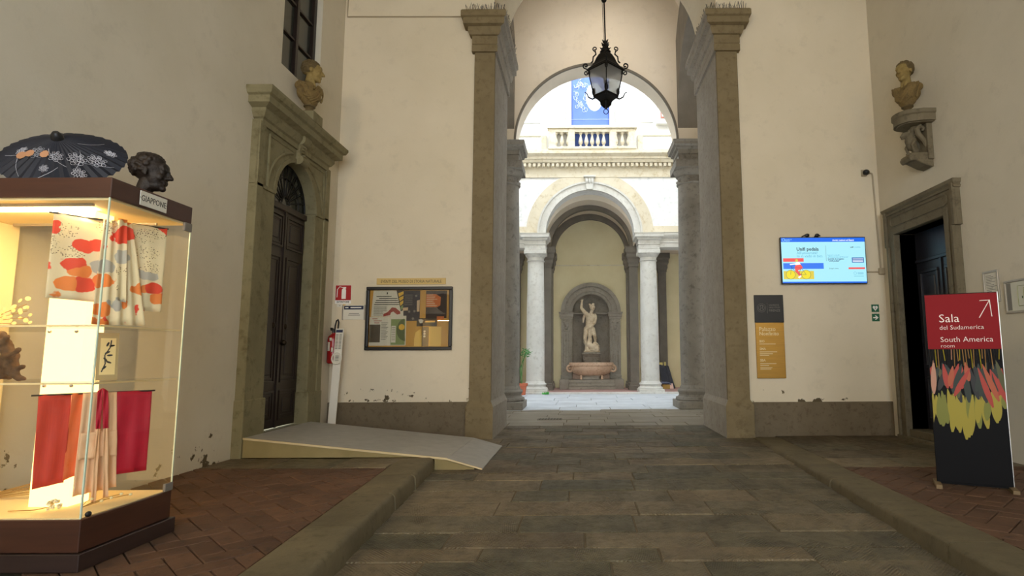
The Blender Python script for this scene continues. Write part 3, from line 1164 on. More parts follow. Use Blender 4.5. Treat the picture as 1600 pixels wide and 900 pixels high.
# ================================================================== LEFT DOORWAY: stone surround, doors, window, console
plain('pane_dark', lin(52, 54, 50), 0.15)
plain('brass_dark', lin(46, 36, 24), 0.4, 0.8)
e = empty('door_surround', (XL + .1, 9.0, 0.16), 'olive stone door surround with cornice and scroll keystone in the left wall', 'door frame')
for (a, c) in ((7.85, 8.37), (9.69, 10.15)):
    MB(LW).box(a, c, -.10, .28, .0, 3.93).build('jamb', 'stone_portal', e, bevel=.008)
    oa, oc = (a - .02, c - .12) if a < 9 else (c - .36, c + .02)
    MB(LW).box(a if a < 9 else c - .16, a + .16 if a < 9 else c, -.125, -.09, .9, 4.85).build('outer_band', 'stone_portal', e, bevel=.006)
    MB(LW).box(a - .02, c + .01 if a < 9 else c + .02, -.135, .28, .0, .92).build('base_block', 'stone_portal', e, bevel=.012)
MB(LW).prism(opening_poly(7.85, 10.15, 8.37, 9.69, 3.93, .66, 9.03, 4.86, bottom=3.93), -.10, .30).build('spandrel', 'stone_portal', e)
MB(LW).arch(9.03, 3.93, .655, .72, -.12, -.08, n=32).build('arch_moulding', 'stone_portal', e)
MB(LW).box(7.84, 8.36, -.125, -.09, 3.90, 3.95).build('impost_line', 'stone_portal', e, bevel=.006)
MB(LW).box(9.70, 10.16, -.125, -.09, 3.90, 3.95).build('impost_line', 'stone_portal', e, bevel=.006)
for s in (-1, 1):
    pth = [(9.03 + s * .90, 3.55), (9.03 + s * .90, 4.74), (9.03 + s * .20, 4.74)]
    arc = [(9.03 + s * .90 * math.cos(t), 3.93 + .78 * math.sin(t)) for t in [PI / 2 * .84 * (1 - i / 10) for i in range(11)]]
    pts = [(p[0], -.105, p[1]) for p in pth[1:] + arc + [pth[1]]]
    MB(LW).tube(pts, .022, 6).build('panel_moulding', 'stone_portal', e)
MB(LW).mould([(7.92, 0), (7.92, -.10), (10.02, -.10), (10.02, 0)],
             [(0, 4.80), (.03, 4.80), (.03, 4.88), (.06, 4.90), (.10, 4.97), (.10, 5.02), (.20, 5.06), (.20, 5.16), (.24, 5.18), (.27, 5.24),
              (.27, 5.28), (-.10, 5.44)]).build('cornice', 'stone_portal', e)
# scroll keystone
k = empty('keystone', (XL + .15, 9.03, 4.55), parent=e)
prof = [(-.08, 4.56), (-.16, 4.56), (-.19, 4.60), (-.20, 4.66), (-.175, 4.70), (-.15, 4.76), (-.16, 4.84), (-.20, 4.92), (-.22, 5.0), (-.21, 5.06), (-.08, 5.06)]
fr = LW @ Matrix(((0, 0, 1, 9.03), (1, 0, 0, 0), (0, 1, 0, 0), (0, 0, 0, 1)))
MB(fr).prism([(p[0], p[1]) for p in prof], -.10, .10, 'z').build('scroll_body', 'stone_portal', k, bevel=.008)
for (yy, zz, rr_) in ((-.155, 4.63, .072), (-.165, 4.97, .085)):
    MB(LW).tube([(8.915, yy, zz), (9.145, yy, zz)], rr_, 14).build('volute', 'stone_portal', k, smooth=True)
for i in range(5):
    MB(LW).ball((9.03, -.155 - .012 * abs(i - 2), 4.72 + i * .05), (.05, .03, .022), 8, 5).build('bead', 'stone_portal', k, smooth=True)

LD = LW @ Matrix.Translation((0, -.12, 0))
d = empty('door_1', (XL - .25, 9.03, .42), kind='structure')
tag(d, 'tall dark wooden double door under a radial fanlight')
MB(LW).box(8.25, 9.81, -.06, .42, .0, .40).build('threshold', 'stone_portal', d)
for s in (-1, 1):
    x0, x1 = (8.37, 9.025) if s < 0 else (9.035, 9.69)
    lf = MB(LD).box(x0, x1, .20, .26, .42, 3.80).build('leaf', 'door_wood', d)
    for (z0, z1, ins) in ((.52, .98, .08), (1.10, 3.08, .08), (3.22, 3.74, .05)):
        a, c = x0 + ins, x1 - ins
        for (w, dep) in ((0, .175), (.05, .188)):
            aa, cc, zz0, zz1 = a + w, c - w, z0 + w, z1 - w
            b = MB(LD)
            t = .03
            b.box(aa, cc, dep, .21, zz0, zz0 + t).box(aa, cc, dep, .21, zz1 - t, zz1)
            b.box(aa, aa + t, dep, .21, zz0 + t, zz1 - t).box(cc - t, cc, dep, .21, zz0 + t, zz1 - t)
            b.build('panel_moulding', 'door_wood', lf)
        MB(LD).box(a + .12, c - .12, .185, .21, z0 + .12, z1 - .12).build('panel', 'door_wood', lf, bevel=.01)
    MB(LD).ball((9.03 + s * .18, .185, 1.98), (.045, .02, .05), 10, 6).build('lock_plate', 'brass_dark', lf, smooth=True)
MB(LD).ball((9.10, .14, 1.72), .045, 12, 8).build('knob', 'brass_dark', d, smooth=True)
MB(LD).box(9.005, 9.055, .17, .21, .42, 3.80).build('meeting_strip', 'door_wood', d)
MB(LD).box(8.37, 9.69, .16, .26, 3.80, 3.90).build('transom', 'door_wood', d, bevel=.01)
fa = MB(LD).prism([(9.69, 3.90)] + arc_pts(9.03, 3.93, .66, 0, PI, 28) + [(8.37, 3.90)], .22, .24).build('fanlight', 'pane_dark', d)
for i in range(1, 12):
    a = PI * i / 12
    MB(LD).tube([(9.03 + .12 * math.cos(a), .20, 3.93 + .12 * math.sin(a)), (9.03 + .65 * math.cos(a), .20, 3.93 + .65 * math.sin(a))], .011, 5).build(
        'fan_bar', 'iron_black', fa)
for rr_ in (.12, .42, .64):
    MB(LD).tube([(p[0], .20, p[1]) for p in arc_pts(9.03, 3.93, rr_, 0, PI, 24)], .012, 5).build('fan_ring', 'iron_black', fa)

# window above the doorway
wi = empty('window_1', (XL - .15, 9.16, 6.05), kind='structure')
MB(LW).box(8.52, 9.80, .17, .19, 6.05, 8.6).build('window_back', 'pane_dark', wi)
for (a, c, z0, z1) in ((8.52, 8.62, 6.05, 8.6), (9.70, 9.80, 6.05, 8.6), (9.12, 9.20, 6.15, 8.5), (8.62, 9.70, 6.05, 6.15), (8.62, 9.70, 8.5, 8.6)):
    MB(LW).box(a, c, .10, .18, z0, z1).build('window_frame', 'door_wood', wi, bevel=.006)
for i in range(3):
    z = 6.15 + (i + 1) * .62
    MB(LW).box(8.62, 9.70, .12, .18, z - .018, z + .018).build('muntin', 'door_wood', wi)
for c in range(2):
    for i in range(4):
        MB(LW).box(8.63 + c * .58, 9.11 + c * .58, .155, .165, 6.17 + i * .62, 6.74 + i * .59).build('pane', 'pane_dark', wi)

# ================================================================== RIGHT DOORWAY
e = empty('door_surround', (XR - .1, 9.44, .05), 'dark eared stone door surround with rounded panel in the right wall', 'door frame')


def u_frame(x0, x1, zt, w, y0, y1, ear=0, ez=0):
    if ear:
        return [(x0 - w, .03), (x0, .03), (x0, zt), (x1, zt), (x1, .03), (x1 + w, .03), (x1 + w, ez), (x1 + w + ear, ez), (x1 + w + ear, zt + w * 1.9),
                (x0 - w - ear, zt + w * 1.9), (x0 - w - ear, ez), (x0 - w, ez)]
    return [(x0 - w, .03), (x0, .03), (x0, zt), (x1, zt), (x1, .03), (x1 + w, .03), (x1 + w, zt + w), (x0 - w, zt + w)]


a0, a1 = -10.15, -8.73
MB(RW).prism(u_frame(a0, a1, 3.62, .235, 0, 0, .05, 3.42), -.085, .30).build('architrave', 'stone_casing', e, bevel=.006)
MB(RW).prism(u_frame(a0, a1, 3.62, .10, 0, 0), -.105, -.08).build('inner_moulding', 'stone_casing', e, bevel=.006)
b = MB(RW)
for s, xe in ((-1, a0 - .235), (1, a1 + .235)):
    b.box(min(xe, xe - s * .06), max(xe, xe - s * .06), -.125, -.08, .03, 3.42)
    b.box(min(xe + s * .05, xe - s * .02), max(xe + s * .05, xe - s * .02), -.125, -.08, 3.42, 4.07)
b.build('outer_moulding', 'stone_casing', e, bevel=.006)
MB(RW).mould([(a0 - .285, 0), (a0 - .285, -.085), (a1 + .285, -.085), (a1 + .285, 0)],
             [(0, 3.99), (.02, 3.99), (.03, 4.02), (.015, 4.04), (.04, 4.07), (.05, 4.12), (0, 4.13)]).build('cornice', 'stone_casing', e)
cz, cr = 3.855, .085
pts = [(a0 - .02, -.088, cz + cr), (a1 + .02, -.088, cz + cr)] + [(a1 + .02 + cr * math.sin(t), -.088, cz + cr * math.cos(t)) for t in
       [PI * i / 10 for i in range(1, 10)]] + [(a1 + .02, -.088, cz - cr), (a0 - .02, -.088, cz - cr)] + \
      [(a0 - .02 - cr * math.sin(t), -.088, cz - cr * math.cos(t)) for t in [PI * i / 10 for i in range(1, 11)]]
MB(RW).tube(pts, .014, 6).build('rounded_panel', 'stone_casing', e)
MB(RW).box(a0 - .28, a1 + .28, -.13, .5, -.02, .09).build('plinth_step', 'stone_casing', e, bevel=.01)
MB(RW).box(a0, a1, -.06, .6, .09, .21).build('doorstep', 'stone_casing', e, bevel=.01)
d = empty('door_2', (XR + .3, 9.44, .2), kind='structure')
tag(d, 'dark panelled double door behind the red banner')
MB(RW).box(a0, a1, .27, .33, 3.14, 3.62).build('transom_panel', 'door_wood_blue', d)
MB(RW).box(a0, a1, .24, .30, 3.08, 3.14).build('transom', 'door_wood_blue', d, bevel=.008)
for s in (-1, 1):
    x0, x1 = (a0, -9.445) if s < 0 else (-9.435, a1)
    lf = MB(RW).box(x0, x1, .27, .33, .2, 3.09).build('leaf', 'door_wood_blue', d)
    for (z0, z1) in ((.36, 1.10), (1.26, 2.94)):
        a, c, t = x0 + .09, x1 - .09, .05
        b = MB(RW).box(a, c, .24, .28, z0, z0 + t).box(a, c, .24, .28, z1 - t, z1)
        b.box(a, a + t, .24, .28, z0 + t, z1 - t).box(c - t, c, .24, .28, z0 + t, z1 - t)
        b.build('panel_moulding', 'door_wood_blue', lf, bevel=.006)
        MB(RW).box(a + .11, c - .11, .255, .28, z0 + .11, z1 - .11).build('panel', 'door_wood_blue', lf, bevel=.01)
MB(RW).box(-9.46, -9.42, .245, .28, .2, 3.09).build('meeting_strip', 'door_wood_blue', d)

# ================================================================== WHEELCHAIR RAMP
mottled('ramp_top', lin(156, 152, 144), lin(170, 166, 158), 6, 0.5, 0.15, 60)
mottled('ramp_ply', lin(128, 114, 74), lin(142, 126, 84), 3, 0.7, 0.1, 40)
plain('ramp_edge', lin(196, 176, 134), 0.6)
e = empty('access_ramp', (-2.9, 8.7, 0), 'grey plywood access ramp with pale wooden edge leading up to the dark door', 'ramp')
XA, XM, XE = XL + .142, -1.78, -1.31
ZA, ZM, ZE = .425, .150, .018


def rz(x):
    return ZA + (ZM - ZA) * (x - XA) / (XM - XA) if x < XM else ZM + (ZE - ZM) * (x - XM) / (XE - XM)


def strip(x0, x1, y0, y1, t0, t1):
    return [(x0, y0, rz(x0) + t0), (x1, y0, rz(x1) + t0), (x1, y1, rz(x1) + t0), (x0, y1, rz(x0) + t0),
            (x0, y0, rz(x0) + t1), (x1, y0, rz(x1) + t1), (x1, y1, rz(x1) + t1), (x0, y1, rz(x0) + t1)]


RY0, RY1 = 7.86, 9.78
MB().hexa(strip(XA, XM, RY0, RY1, -.018, 0)).build('deck_board', 'ramp_top', e)
MB().hexa(strip(XM + .004, XE, RY0 - .02, RY1, -.014, 0)).build('end_flap', 'ramp_top', e)
MB().hexa(strip(XA, XM, RY0 - .012, RY0, -.022, .004)).build('edge_strip', 'ramp_edge', e)
MB().hexa(strip(XM + .004, XE, RY0 - .032, RY0 - .02, -.018, .003)).build('edge_strip', 'ramp_edge', e)
MB().add([(XA, RY0, .165), (-1.98, RY0, .165), (-1.98, RY0, rz(-1.98) - .02), (XA, RY0, rz(XA) - .02),
          (XA, RY0 + .02, .165), (-1.98, RY0 + .02, .165), (-1.98, RY0 + .02, rz(-1.98) - .02), (XA, RY0 + .02, rz(XA) - .02)],
         [(0, 1, 2, 3), (7, 6, 5, 4), (0, 4, 5, 1), (1, 5, 6, 2), (2, 6, 7, 3), (3, 7, 4, 0)]).build('side_panel', 'ramp_ply', e)
MB().add([(-1.95, RY0, .0), (-1.42, RY0, .0), (-1.42, RY0, rz(-1.42) - .02), (-1.78, RY0, rz(-1.78) - .02), (-1.95, RY0, rz(-1.95) - .02),
          (-1.95, RY0 + .02, .0), (-1.42, RY0 + .02, .0), (-1.42, RY0 + .02, rz(-1.42) - .02), (-1.78, RY0 + .02, rz(-1.78) - .02), (-1.95, RY0 + .02, rz(-1.95) - .02)],
         [(0, 1, 2, 3, 4), (9, 8, 7, 6, 5), (0, 5, 6, 1), (1, 6, 7, 2), (2, 7, 8, 3), (3, 8, 9, 4), (4, 9, 5, 0)]).build('side_panel', 'ramp_ply', e)
for yy in (8.5, 9.1, 9.7):
    MB().hexa([(XA, yy, 0), (-1.5, yy, 0), (-1.5, yy + .04, 0), (XA, yy + .04, 0), (XA, yy, rz(XA) - .02), (-1.5, yy, rz(-1.5) - .02),
               (-1.5, yy + .04, rz(-1.5) - .02), (XA, yy + .04, rz(XA) - .02)]).build('joist', 'ramp_ply', e)

# ================================================================== THINGS ON THE BACK WALL, LEFT OF THE ARCH
plain('paper_white', lin(214, 208, 192), 0.7)
plain('ink_dark', lin(36, 34, 34), 0.7)
plain('ink_grey', lin(120, 116, 108), 0.7)
plain('gold_board', lin(190, 140, 50), 0.45)
plain('gold_sign', lin(206, 174, 104), 0.5)
plain('red_sign', lin(166, 22, 26), 0.45)
plain('white_ink', lin(236, 232, 224), 0.6)
plain('navy', lin(24, 34, 66), 0.5)
plain('steel_frame', lin(176, 170, 160), 0.35, 0.7)
for n, c in dict(p_night=(30, 30, 48), p_yellow=(222, 176, 54), p_brown=(52, 34, 24), p_orange=(196, 106, 50), p_green=(120, 140, 86), p_leaf=(70, 86, 44),
                 p_photo=(84, 74, 60), p_skin=(206, 176, 140), p_gold=(226, 186, 96), p_red=(150, 50, 40), p_black=(26, 22, 22), p_blue=(36, 62, 120)).items():
    plain(n, lin(*c), 0.6)


def back_frame(x, z, y=YB):
    return frame((x, y, z), (1, 0, 0), (0, 0, 1))


# notice board
e = empty('notice_board', (-3.2, YB - .03, 1.61), 'black framed glazed notice board filled with posters', 'notice board')
B0, B1, Z0, Z1 = -4.0, -2.39, 1.61, 2.79
b = MB()
b.box(B0, B1, YB - .075, YB - .005, Z1 - .06, Z1).box(B0, B1, YB - .075, YB - .005, Z0, Z0 + .06)
b.box(B0, B0 + .06, YB - .075, YB - .005, Z0 + .06, Z1 - .06).box(B1 - .06, B1, YB - .075, YB - .005, Z0 + .06, Z1 - .06)
b.build('frame', 'black_plastic', e, bevel=.012, seg=2)
MB().box(B0 + .05, B1 - .05, YB - .02, YB - .004, Z0 + .05, Z1 - .05).build('backing', 'gold_board', e)


def bx(u):
    return B0 + (u - 20) / 975 * (B1 - B0)


def bz(v):
    return Z1 - (v - 130) / 720 * (Z1 - Z0)


def poster(poly, mat, name='poster', z=.022, parent=None):
    return MB().prism([(bx(p[0]), bz(p[1])) for p in poly], YB - z - .0015, YB - z).build(name, mat, parent or e)


def rect(a, c, v0, v1):
    return [(a, v0), (c, v0), (c, v1), (a, v1)]


pa = poster([(95, 170), (440, 170), (440, 470), (75, 470)], 'paper_white')
poster([(355, 170), (440, 170), (440, 400), (410, 410)], 'p_night', 'dark_wedge', .0245, pa)
for i in range(4):
    poster([(375 + i * 10, 205 + i * 52), (436, 180 + i * 52), (436, 215 + i * 52), (385 + i * 10, 245 + i * 52)], 'p_yellow' if i < 3 else 'p_green', 'stripe', .027, pa)
for i, (a, c) in enumerate(((130, 300), (160, 370), (125, 375), (115, 390), (105, 390))):
    poster(rect(a, c, 236 + i * 23, 245 + i * 23), 'ink_dark', 'text_line', .0245, pa)
for i in range(9):
    poster(rect(103, 250 - (i > 4) * 40, 355 + i * 12, 360 + i * 12), 'ink_grey', 'text_line', .0245, pa)
poster(rect(245, 258, 192, 214), 'ink_dark', 'crest', .0245, pa)
poster([(215, 440), (260, 420), (310, 365), (350, 370), (405, 415), (405, 440), (370, 448), (325, 412), (300, 425), (290, 455), (215, 468)], 'p_red', 'coiled_shape', .0245, pa)
pb = poster(rect(440, 625, 172, 520), 'p_night', z=.024)
for i in range(6):
    poster(rect(450, 540, 222 + i * 22, 228 + i * 22), 'ink_grey', 'text_line', .0265, pb)
poster([(590, 290), (622, 280), (620, 415), (592, 415)], 'p_skin', 'figure', .0265, pb)
poster([(432, 370), (492, 366), (490, 402), (434, 404)], 'p_skin', 'figure', .0265, pb)
for (a, v) in ((505, 415), (565, 410), (550, 495), (580, 235)):
    poster(arc_pts(a, v, 14, 0, 2 * PI * .95, 9), 'ink_grey', 'figure', .0265, pb)
pc = poster(rect(692, 928, 175, 490), 'p_brown')
poster([(695, 215), (800, 215), (860, 250), (855, 345), (820, 365), (695, 365)], 'p_orange', 'orange_patch', .0245, pc)
for i in range(6):
    poster(rect(700, 770 + (i % 3) * 25, 222 + i * 24, 229 + i * 24), 'p_skin', 'text_line', .027, pc)
pd_ = poster(rect(62, 300, 474, 800), 'paper_white', z=.026)
poster(rect(62, 186, 560, 762), 'p_photo', 'photo', .0285, pd_)
for i in range(12):
    poster(rect(195, 275 - (i % 3) * 12, 538 + i * 17, 544 + i * 17), 'ink_grey', 'text_line', .0285, pd_)
for i, (a, c) in enumerate(((90, 150), (110, 200), (115, 175))):
    poster(rect(a, c, 490 + i * 24, 498 + i * 24), 'p_red', 'text_line', .0285, pd_)
pe = poster(rect(300, 476, 462, 798), 'paper_white', z=.028)
poster(rect(306, 466, 500, 790), 'p_green', 'green_field', .0305, pe)
poster(arc_pts(470, 620, 98, PI / 2, PI * 1.5, 18, 1.3)[:-1], 'p_leaf', 'photo_disc', .033, pe)
poster(arc_pts(428, 590, 34, 0, 2 * PI * .95, 12, 1.0), 'p_yellow', 'flower', .035, pe)
poster(rect(312, 362, 575, 765), 'paper_white', 'text_block', .033, pe)
for i in range(8):
    poster(rect(318, 356, 590 + i * 20, 596 + i * 20), 'ink_grey', 'text_line', .035, pe)
pf = poster(rect(592, 822, 490, 582), 'p_black')
poster([(612, 508), (640, 500), (670, 510), (660, 545), (630, 548)], 'paper_white', 'star_shape', .0245, pf)
poster(rect(690, 800, 520, 538), 'p_gold', 'text_line', .0245, pf)
pg = poster(rect(655, 732, 590, 810), 'p_photo')
for i in range(3):
    poster(arc_pts(685, 640 + i * 28, 13, 0, 2 * PI * .95, 8), 'paper_white', 'letter_shape', .0245, pg)
poster(rect(735, 872, 588, 806), 'p_gold')  # gold sheet paints the lit showcase's reflection in the board glass
poster([(585, 650), (640, 610), (655, 700), (655, 806), (570, 806), (570, 720)], 'p_gold')  # same painted reflection, slanted part
poster(rect(820, 900, 470, 510), 'p_orange', z=.026)
plate(back_frame(0, 0, YB - .068), B0 + .055, B1 - .055, Z0 + .055, Z1 - .055, .003, 'glass_pane', 'glass_board', e)

e = empty('sign_strip', (-3.18, YB, 2.83), 'narrow gold sign strip with black lettering above the notice board', 'sign')
plate(back_frame(0, 0), -3.83, -2.53, 2.835, 2.955, .018, 'sign_plate', 'gold_sign', e, bevel=.004)
text('EVENTI DEL MUSEO DI STORIA NATURALE', .075, 'ink_dark', back_frame(-3.18, 2.868, YB - .019), e, 'CENTER', stretch=.80)

e = empty('fire_sign', (-4.46, YB, 2.4), 'red fire extinguisher sign with white pictogram on plaster', 'sign')
plate(back_frame(0, 0), -4.60, -4.30, 2.48, 2.83, .006, 'sign_plate', 'white_ink', e)
plate(back_frame(0, 0), -4.595, -4.305, 2.545, 2.825, .002, 'red_field', 'red_sign', e, z=.006)
f = back_frame(0, 0, YB - .008)
plate(f, -4.48, -4.40, 2.57, 2.73, .002, 'pictogram', 'white_ink', e, bevel=.0005)
MB(f).prism(arc_pts(-4.44, 2.73, .04, 0, PI, 10), 0, .002, 'z').build('pictogram', 'white_ink', e)
MB(f).tube([(-4.45, 2.78, .002), (-4.52, 2.80, .002), (-4.56, 2.75, .002), (-4.565, 2.60, .002)], .008, 5).build('pictogram', 'white_ink', e)
plate(f, -4.455, -4.40, 2.765, 2.795, .002, 'pictogram', 'white_ink', e)
text('ESTINTORE', .045, 'ink_dark', back_frame(-4.45, 2.498, YB - .007), e, 'CENTER', bold=.001)
plate(back_frame(0, 0), -4.56, -4.34, 2.42, 2.475, .005, 'number_plate', 'paper_white', e)
text('N.', .035, 'ink_dark', back_frame(-4.52, 2.433, YB - .006), e)
plate(back_frame(0, 0, YB - .005), -4.45, -4.40, 2.43, 2.465, .002, 'yellow_mark', 'p_yellow', e)

e = empty('wall_plaque', (-4.23, YB, 2.18), 'small white wall plaque with navy header between fire sign and notice board', 'sign')
plate(back_frame(0, 0), -4.45, -4.03, 2.18, 2.45, .012, 'plaque_plate', 'paper_white', e)
plate(back_frame(0, 0, YB - .012), -4.42, -4.06, 2.37, 2.44, .002, 'header', 'navy', e)
for (a, c) in ((-4.455, -4.435), (-4.045, -4.025)):
    plate(back_frame(0, 0), a, c, 2.175, 2.455, .022, 'side_rail', 'steel_frame', e)
for i, (a, c) in enumerate(((-4.33, -4.14), (-4.34, -4.12))):
    plate(back_frame(0, 0, YB - .012), a, c, 2.29 - i * .03, 2.30 - i * .03, .001, 'text_line', 'ink_dark', e)
for (a, c) in ((-4.40, -4.34), (-4.30, -4.10)):
    plate(back_frame(0, 0, YB - .014), a, c, 2.395, 2.415, .001, 'text_line', 'white_ink', e)

# fire extinguisher and leaning post in the corner
plain('extinguisher_red', lin(150, 16, 22), 0.25)
e = empty('fire_extinguisher', (-4.53, 10.60, 1.36), 'red fire extinguisher hanging in the corner by the olive door surround', 'fire extinguisher')
c = (-4.535, 10.60, 1.37)
MB().lathe([(.08, 0), (.10, .02), (.10, .44), (.09, .49), (.05, .53), (.03, .545), (.03, .575)], c, 20).build('cylinder', 'extinguisher_red', e, smooth=True)
MB().lathe([(.032, .56), (.032, .60), (.02, .62)], c, 12).build('valve', 'black_plastic', e)
MB().hexa([(c[0] - .02, c[1] - .10, 1.965), (c[0] + .02, c[1] - .10, 1.965), (c[0] + .02, c[1] + .03, 1.96), (c[0] - .02, c[1] + .03, 1.96),
           (c[0] - .02, c[1] - .12, 2.02), (c[0] + .02, c[1] - .12, 2.02), (c[0] + .02, c[1] + .03, 1.99), (c[0] - .02, c[1] + .03, 1.99)]).build('handle', 'black_plastic', e)
MB().tube([(c[0] + .02, c[1], 1.95), (c[0] + .03, c[1] - .02, 2.06), (c[0] + .055, c[1] - .03, 2.15), (c[0] + .085, c[1] - .04, 2.17), (c[0] + .105, c[1] - .05, 2.12),
           (c[0] + .10, c[1] - .06, 2.0), (c[0] + .085, c[1] - .07, 1.92), (c[0] + .08, c[1] - .07, 1.75)], .014, 8).build('hose', 'black_plastic', e, smooth=True)
for (zz0, zz1, a0_, a1_) in ((1.60, 1.76, -2.35, -1.75), (1.78, 1.84, -1.9, -1.45), (1.58, 1.66, -1.5, -1.15)):
    grid_mesh('paper_label', lambda s, t: (c[0] + .1015 * math.cos(a0_ + (a1_ - a0_) * s), c[1] + .1015 * math.sin(a0_ + (a1_ - a0_) * s), zz0 + (zz1 - zz0) * t),
              6, 1, 'paper_white', e, thick=.001)
MB().box(c[0] - .03, c[0] + .03, c[1] + .095, YB, 1.86, 1.94).build('wall_bracket', 'black_plastic', e)

e = empty('notice_post', (-4.52, 10.50, 0), 'narrow white post with notices and a round hoop beside the extinguisher', 'post')
pm = frame((-4.445, 10.45, 0), (1, 0, 0), (.045, .0, 1))
MB(pm).box(-.07, .07, 0, 2.0, 0, .025).build('post_board', 'white_paint', e, bevel=.003)
plate(pm, -.065, .065, 1.62, 1.99, .003, 'notice_card', 'paper_white', e, z=.025)
plate(pm, -.06, .06, 1.93, 1.98, .002, 'header', 'navy', e, z=.028)
for i in range(11):
    for j in range(2):
        plate(pm, -.055 + j * .06, -.01 + j * .06, 1.64 + i * .025, 1.652 + i * .025, .001, 'text_line', 'ink_grey', e, z=.028)
hp = MB(pm).tube([(p[0], p[1], .05) for p in arc_pts(.0, 1.47, .085, 0, 2 * PI, 24, 1.25)], .012, 8).build('hoop', 'white_paint', e, smooth=True)
MB(pm).prism(arc_pts(0, 1.47, .06, 0, 2 * PI * .97, 16, 1.2), .03, .036, 'z').build('round_card', 'paper_white', e)
for i in range(4):
    plate(pm, -.03, .03, 1.43 + i * .025, 1.44 + i * .025, .001, 'text_line', 'ink_dark', e, z=.036)

# ================================================================== THINGS ON THE BACK WALL, RIGHT OF THE ARCH
for n, c in dict(tv_bg=(168, 232, 246), tv_blue=(14, 104, 232), tv_text=(56, 84, 98), tv_text2=(90, 170, 200), tv_red=(240, 84, 84), tv_bar=(52, 120, 236), tv_yellow=(236, 218, 40),
                 tv_white=(250, 252, 255), tv_dark=(40, 60, 110), tv_navy=(24, 96, 176), tv_ochre=(220, 200, 70)).items():
    emis(n, lin(*c), 1.0)
e = empty('television', (4.55, YB, 2.80), 'wall television showing a bicycle slide on pale blue', 'television')
TX0, TX1, TZ0, TZ1 = 3.755, 5.355, 2.80, 3.685
MB().box(TX0 + .5, TX1 - .5, YB - .05, YB, 3.0, 3.45).build('wall_mount', 'black_plastic', e)
MB().box(TX0, TX1, YB - .10, YB - .05, TZ0, TZ1).build('housing', 'black_plastic', e, bevel=.006)
TS = (TX1 - TX0 - .03, TZ1 - TZ0 - .03)
tf = frame((TX0 + .015, YB - .10, TZ1 - .015), (1, 0, 0), (0, 0, 1))
scr = plate(tf, 0, TS[0], -TS[1], 0, .002, 'screen', 'tv_bg', e)


def tv(u0, u1, v0, v1, mat, name='slide_block', z=.002):
    return plate(tf, u0 * TS[0], u1 * TS[0], -v1 * TS[1], -v0 * TS[1], .0006, name, mat, scr, z=z)


def tvp(pts, mat, z=.003, name='slide_shape'):
    return MB(tf).prism([(p[0] * TS[0], -p[1] * TS[1]) for p in pts], z, z + .0006, 'z').build(name, mat, scr)


def tvt(s, u, v, size, mat, align='LEFT', bold=0.0, z=.0032, stretch=1.0):
    return text(s, size * TS[1], mat, tf @ Matrix.Translation((u * TS[0], -v * TS[1], z)), scr, align, 'slide_text', bold, stretch)


tv(0, 1, 0, .092, 'tv_blue')
tv(0, 1, .972, 1, 'tv_blue')
tvt('Avvisi, Lezioni ed Esami', .615, .072, .052, 'tv_white', bold=.001, stretch=.95)
tvt('UNIVERSITÀ', .048, .05, .028, 'tv_bg')
tvt('FIRENZE', .048, .078, .028, 'tv_bg')
MB(tf).tube([(p[0], p[1], .003) for p in arc_pts(.03 * TS[0], -.045 * TS[1], .026, 0, 2 * PI, 14)], .003, 4).build('slide_crest', 'tv_bg', scr)
tvt('Unifi pedala', .18, .285, .105, 'tv_text', bold=.0022, stretch=.98)
tvt("All'università?", .18, .365, .085, 'tv_text2', stretch=.98)
tvt('Io ci vado in bici.', .18, .435, .085, 'tv_text2', stretch=1.0)
tv(.530, .5325, .17, .52, 'tv_text')
for i, s in enumerate(('Lavori o studi', "all'Università di Firenze?", 'Iscriviti al progetto', '“Unifi pedala”')):
    tvt(s, .55, .40 + i * .043, .046, 'tv_text2' if i < 2 else 'tv_dark', bold=.0002 if i < 2 else .001)
tvt('Scopri come', .56, .695, .04, 'tv_text')
tvt('unifi', .825, .225, .04, 'tv_text', bold=.001)
tvt('mobilità', .875, .225, .04, 'tv_text2')
tv(.015, .26, .452, .530, 'tv_red')
tv(.015, .495, .562, .690, 'tv_bar')
tv(.015, .375, .735, .915, 'tv_ochre')
for i in range(3):
    tv(.845, .97, .465 + i * .03, .478 + i * .03, 'tv_white', z=.003)
tv(.835, .978, .443, .556, 'tv_navy', z=.0022)
tv(.79, .985, .660, .700, 'tv_red')
MB(tf).tube([(p[0], p[1], .003) for p in arc_pts(.865 * TS[0], -.79 * TS[1], .026, 0, 2 * PI, 14)], .0025, 4).build('slide_crest', 'tv_text2', scr)
for i in range(2):
    tv(.895, .965, .775 + i * .025, .785 + i * .025, 'tv_text2')
tv(.85, .965, .85, .858, 'tv_text2')
for u in (.098, .282):
    MB(tf).prism(arc_pts(u * TS[0], -.815 * TS[1], .083, 0, 2 * PI * .98, 28), .003, .0036, 'z').build('slide_shape', 'tv_yellow', scr)
    MB(tf).tube([(p[0], p[1], .004) for p in arc_pts(u * TS[0], -.815 * TS[1], .085, 0, 2 * PI, 32)], .003, 4).build('slide_line', 'tv_text', scr)
for (p, q) in (((.098, .815), (.112, .625)), ((.112, .66), (.19, .815)), ((.19, .815), (.282, .815)), ((.282, .815), (.225, .665)), ((.112, .66), (.225, .665)), ((.225, .665), (.19, .815)),
               ((.095, .625), (.125, .625))):
    MB(tf).tube([(p[0] * TS[0], -p[1] * TS[1], .0045), (q[0] * TS[0], -q[1] * TS[1], .0045)], .003, 4).build('slide_line', 'tv_text', scr)
tvp([(.148, .65), (.165, .60), (.222, .59), (.245, .66), (.225, .70), (.185, .72), (.225, .83), (.195, .84), (.155, .74)], 'tv_red', .005)
tvp([(.09, .58), (.16, .565), (.175, .535), (.205, .535), (.222, .595), (.165, .605), (.15, .595), (.095, .605)], 'tv_white', .0056)
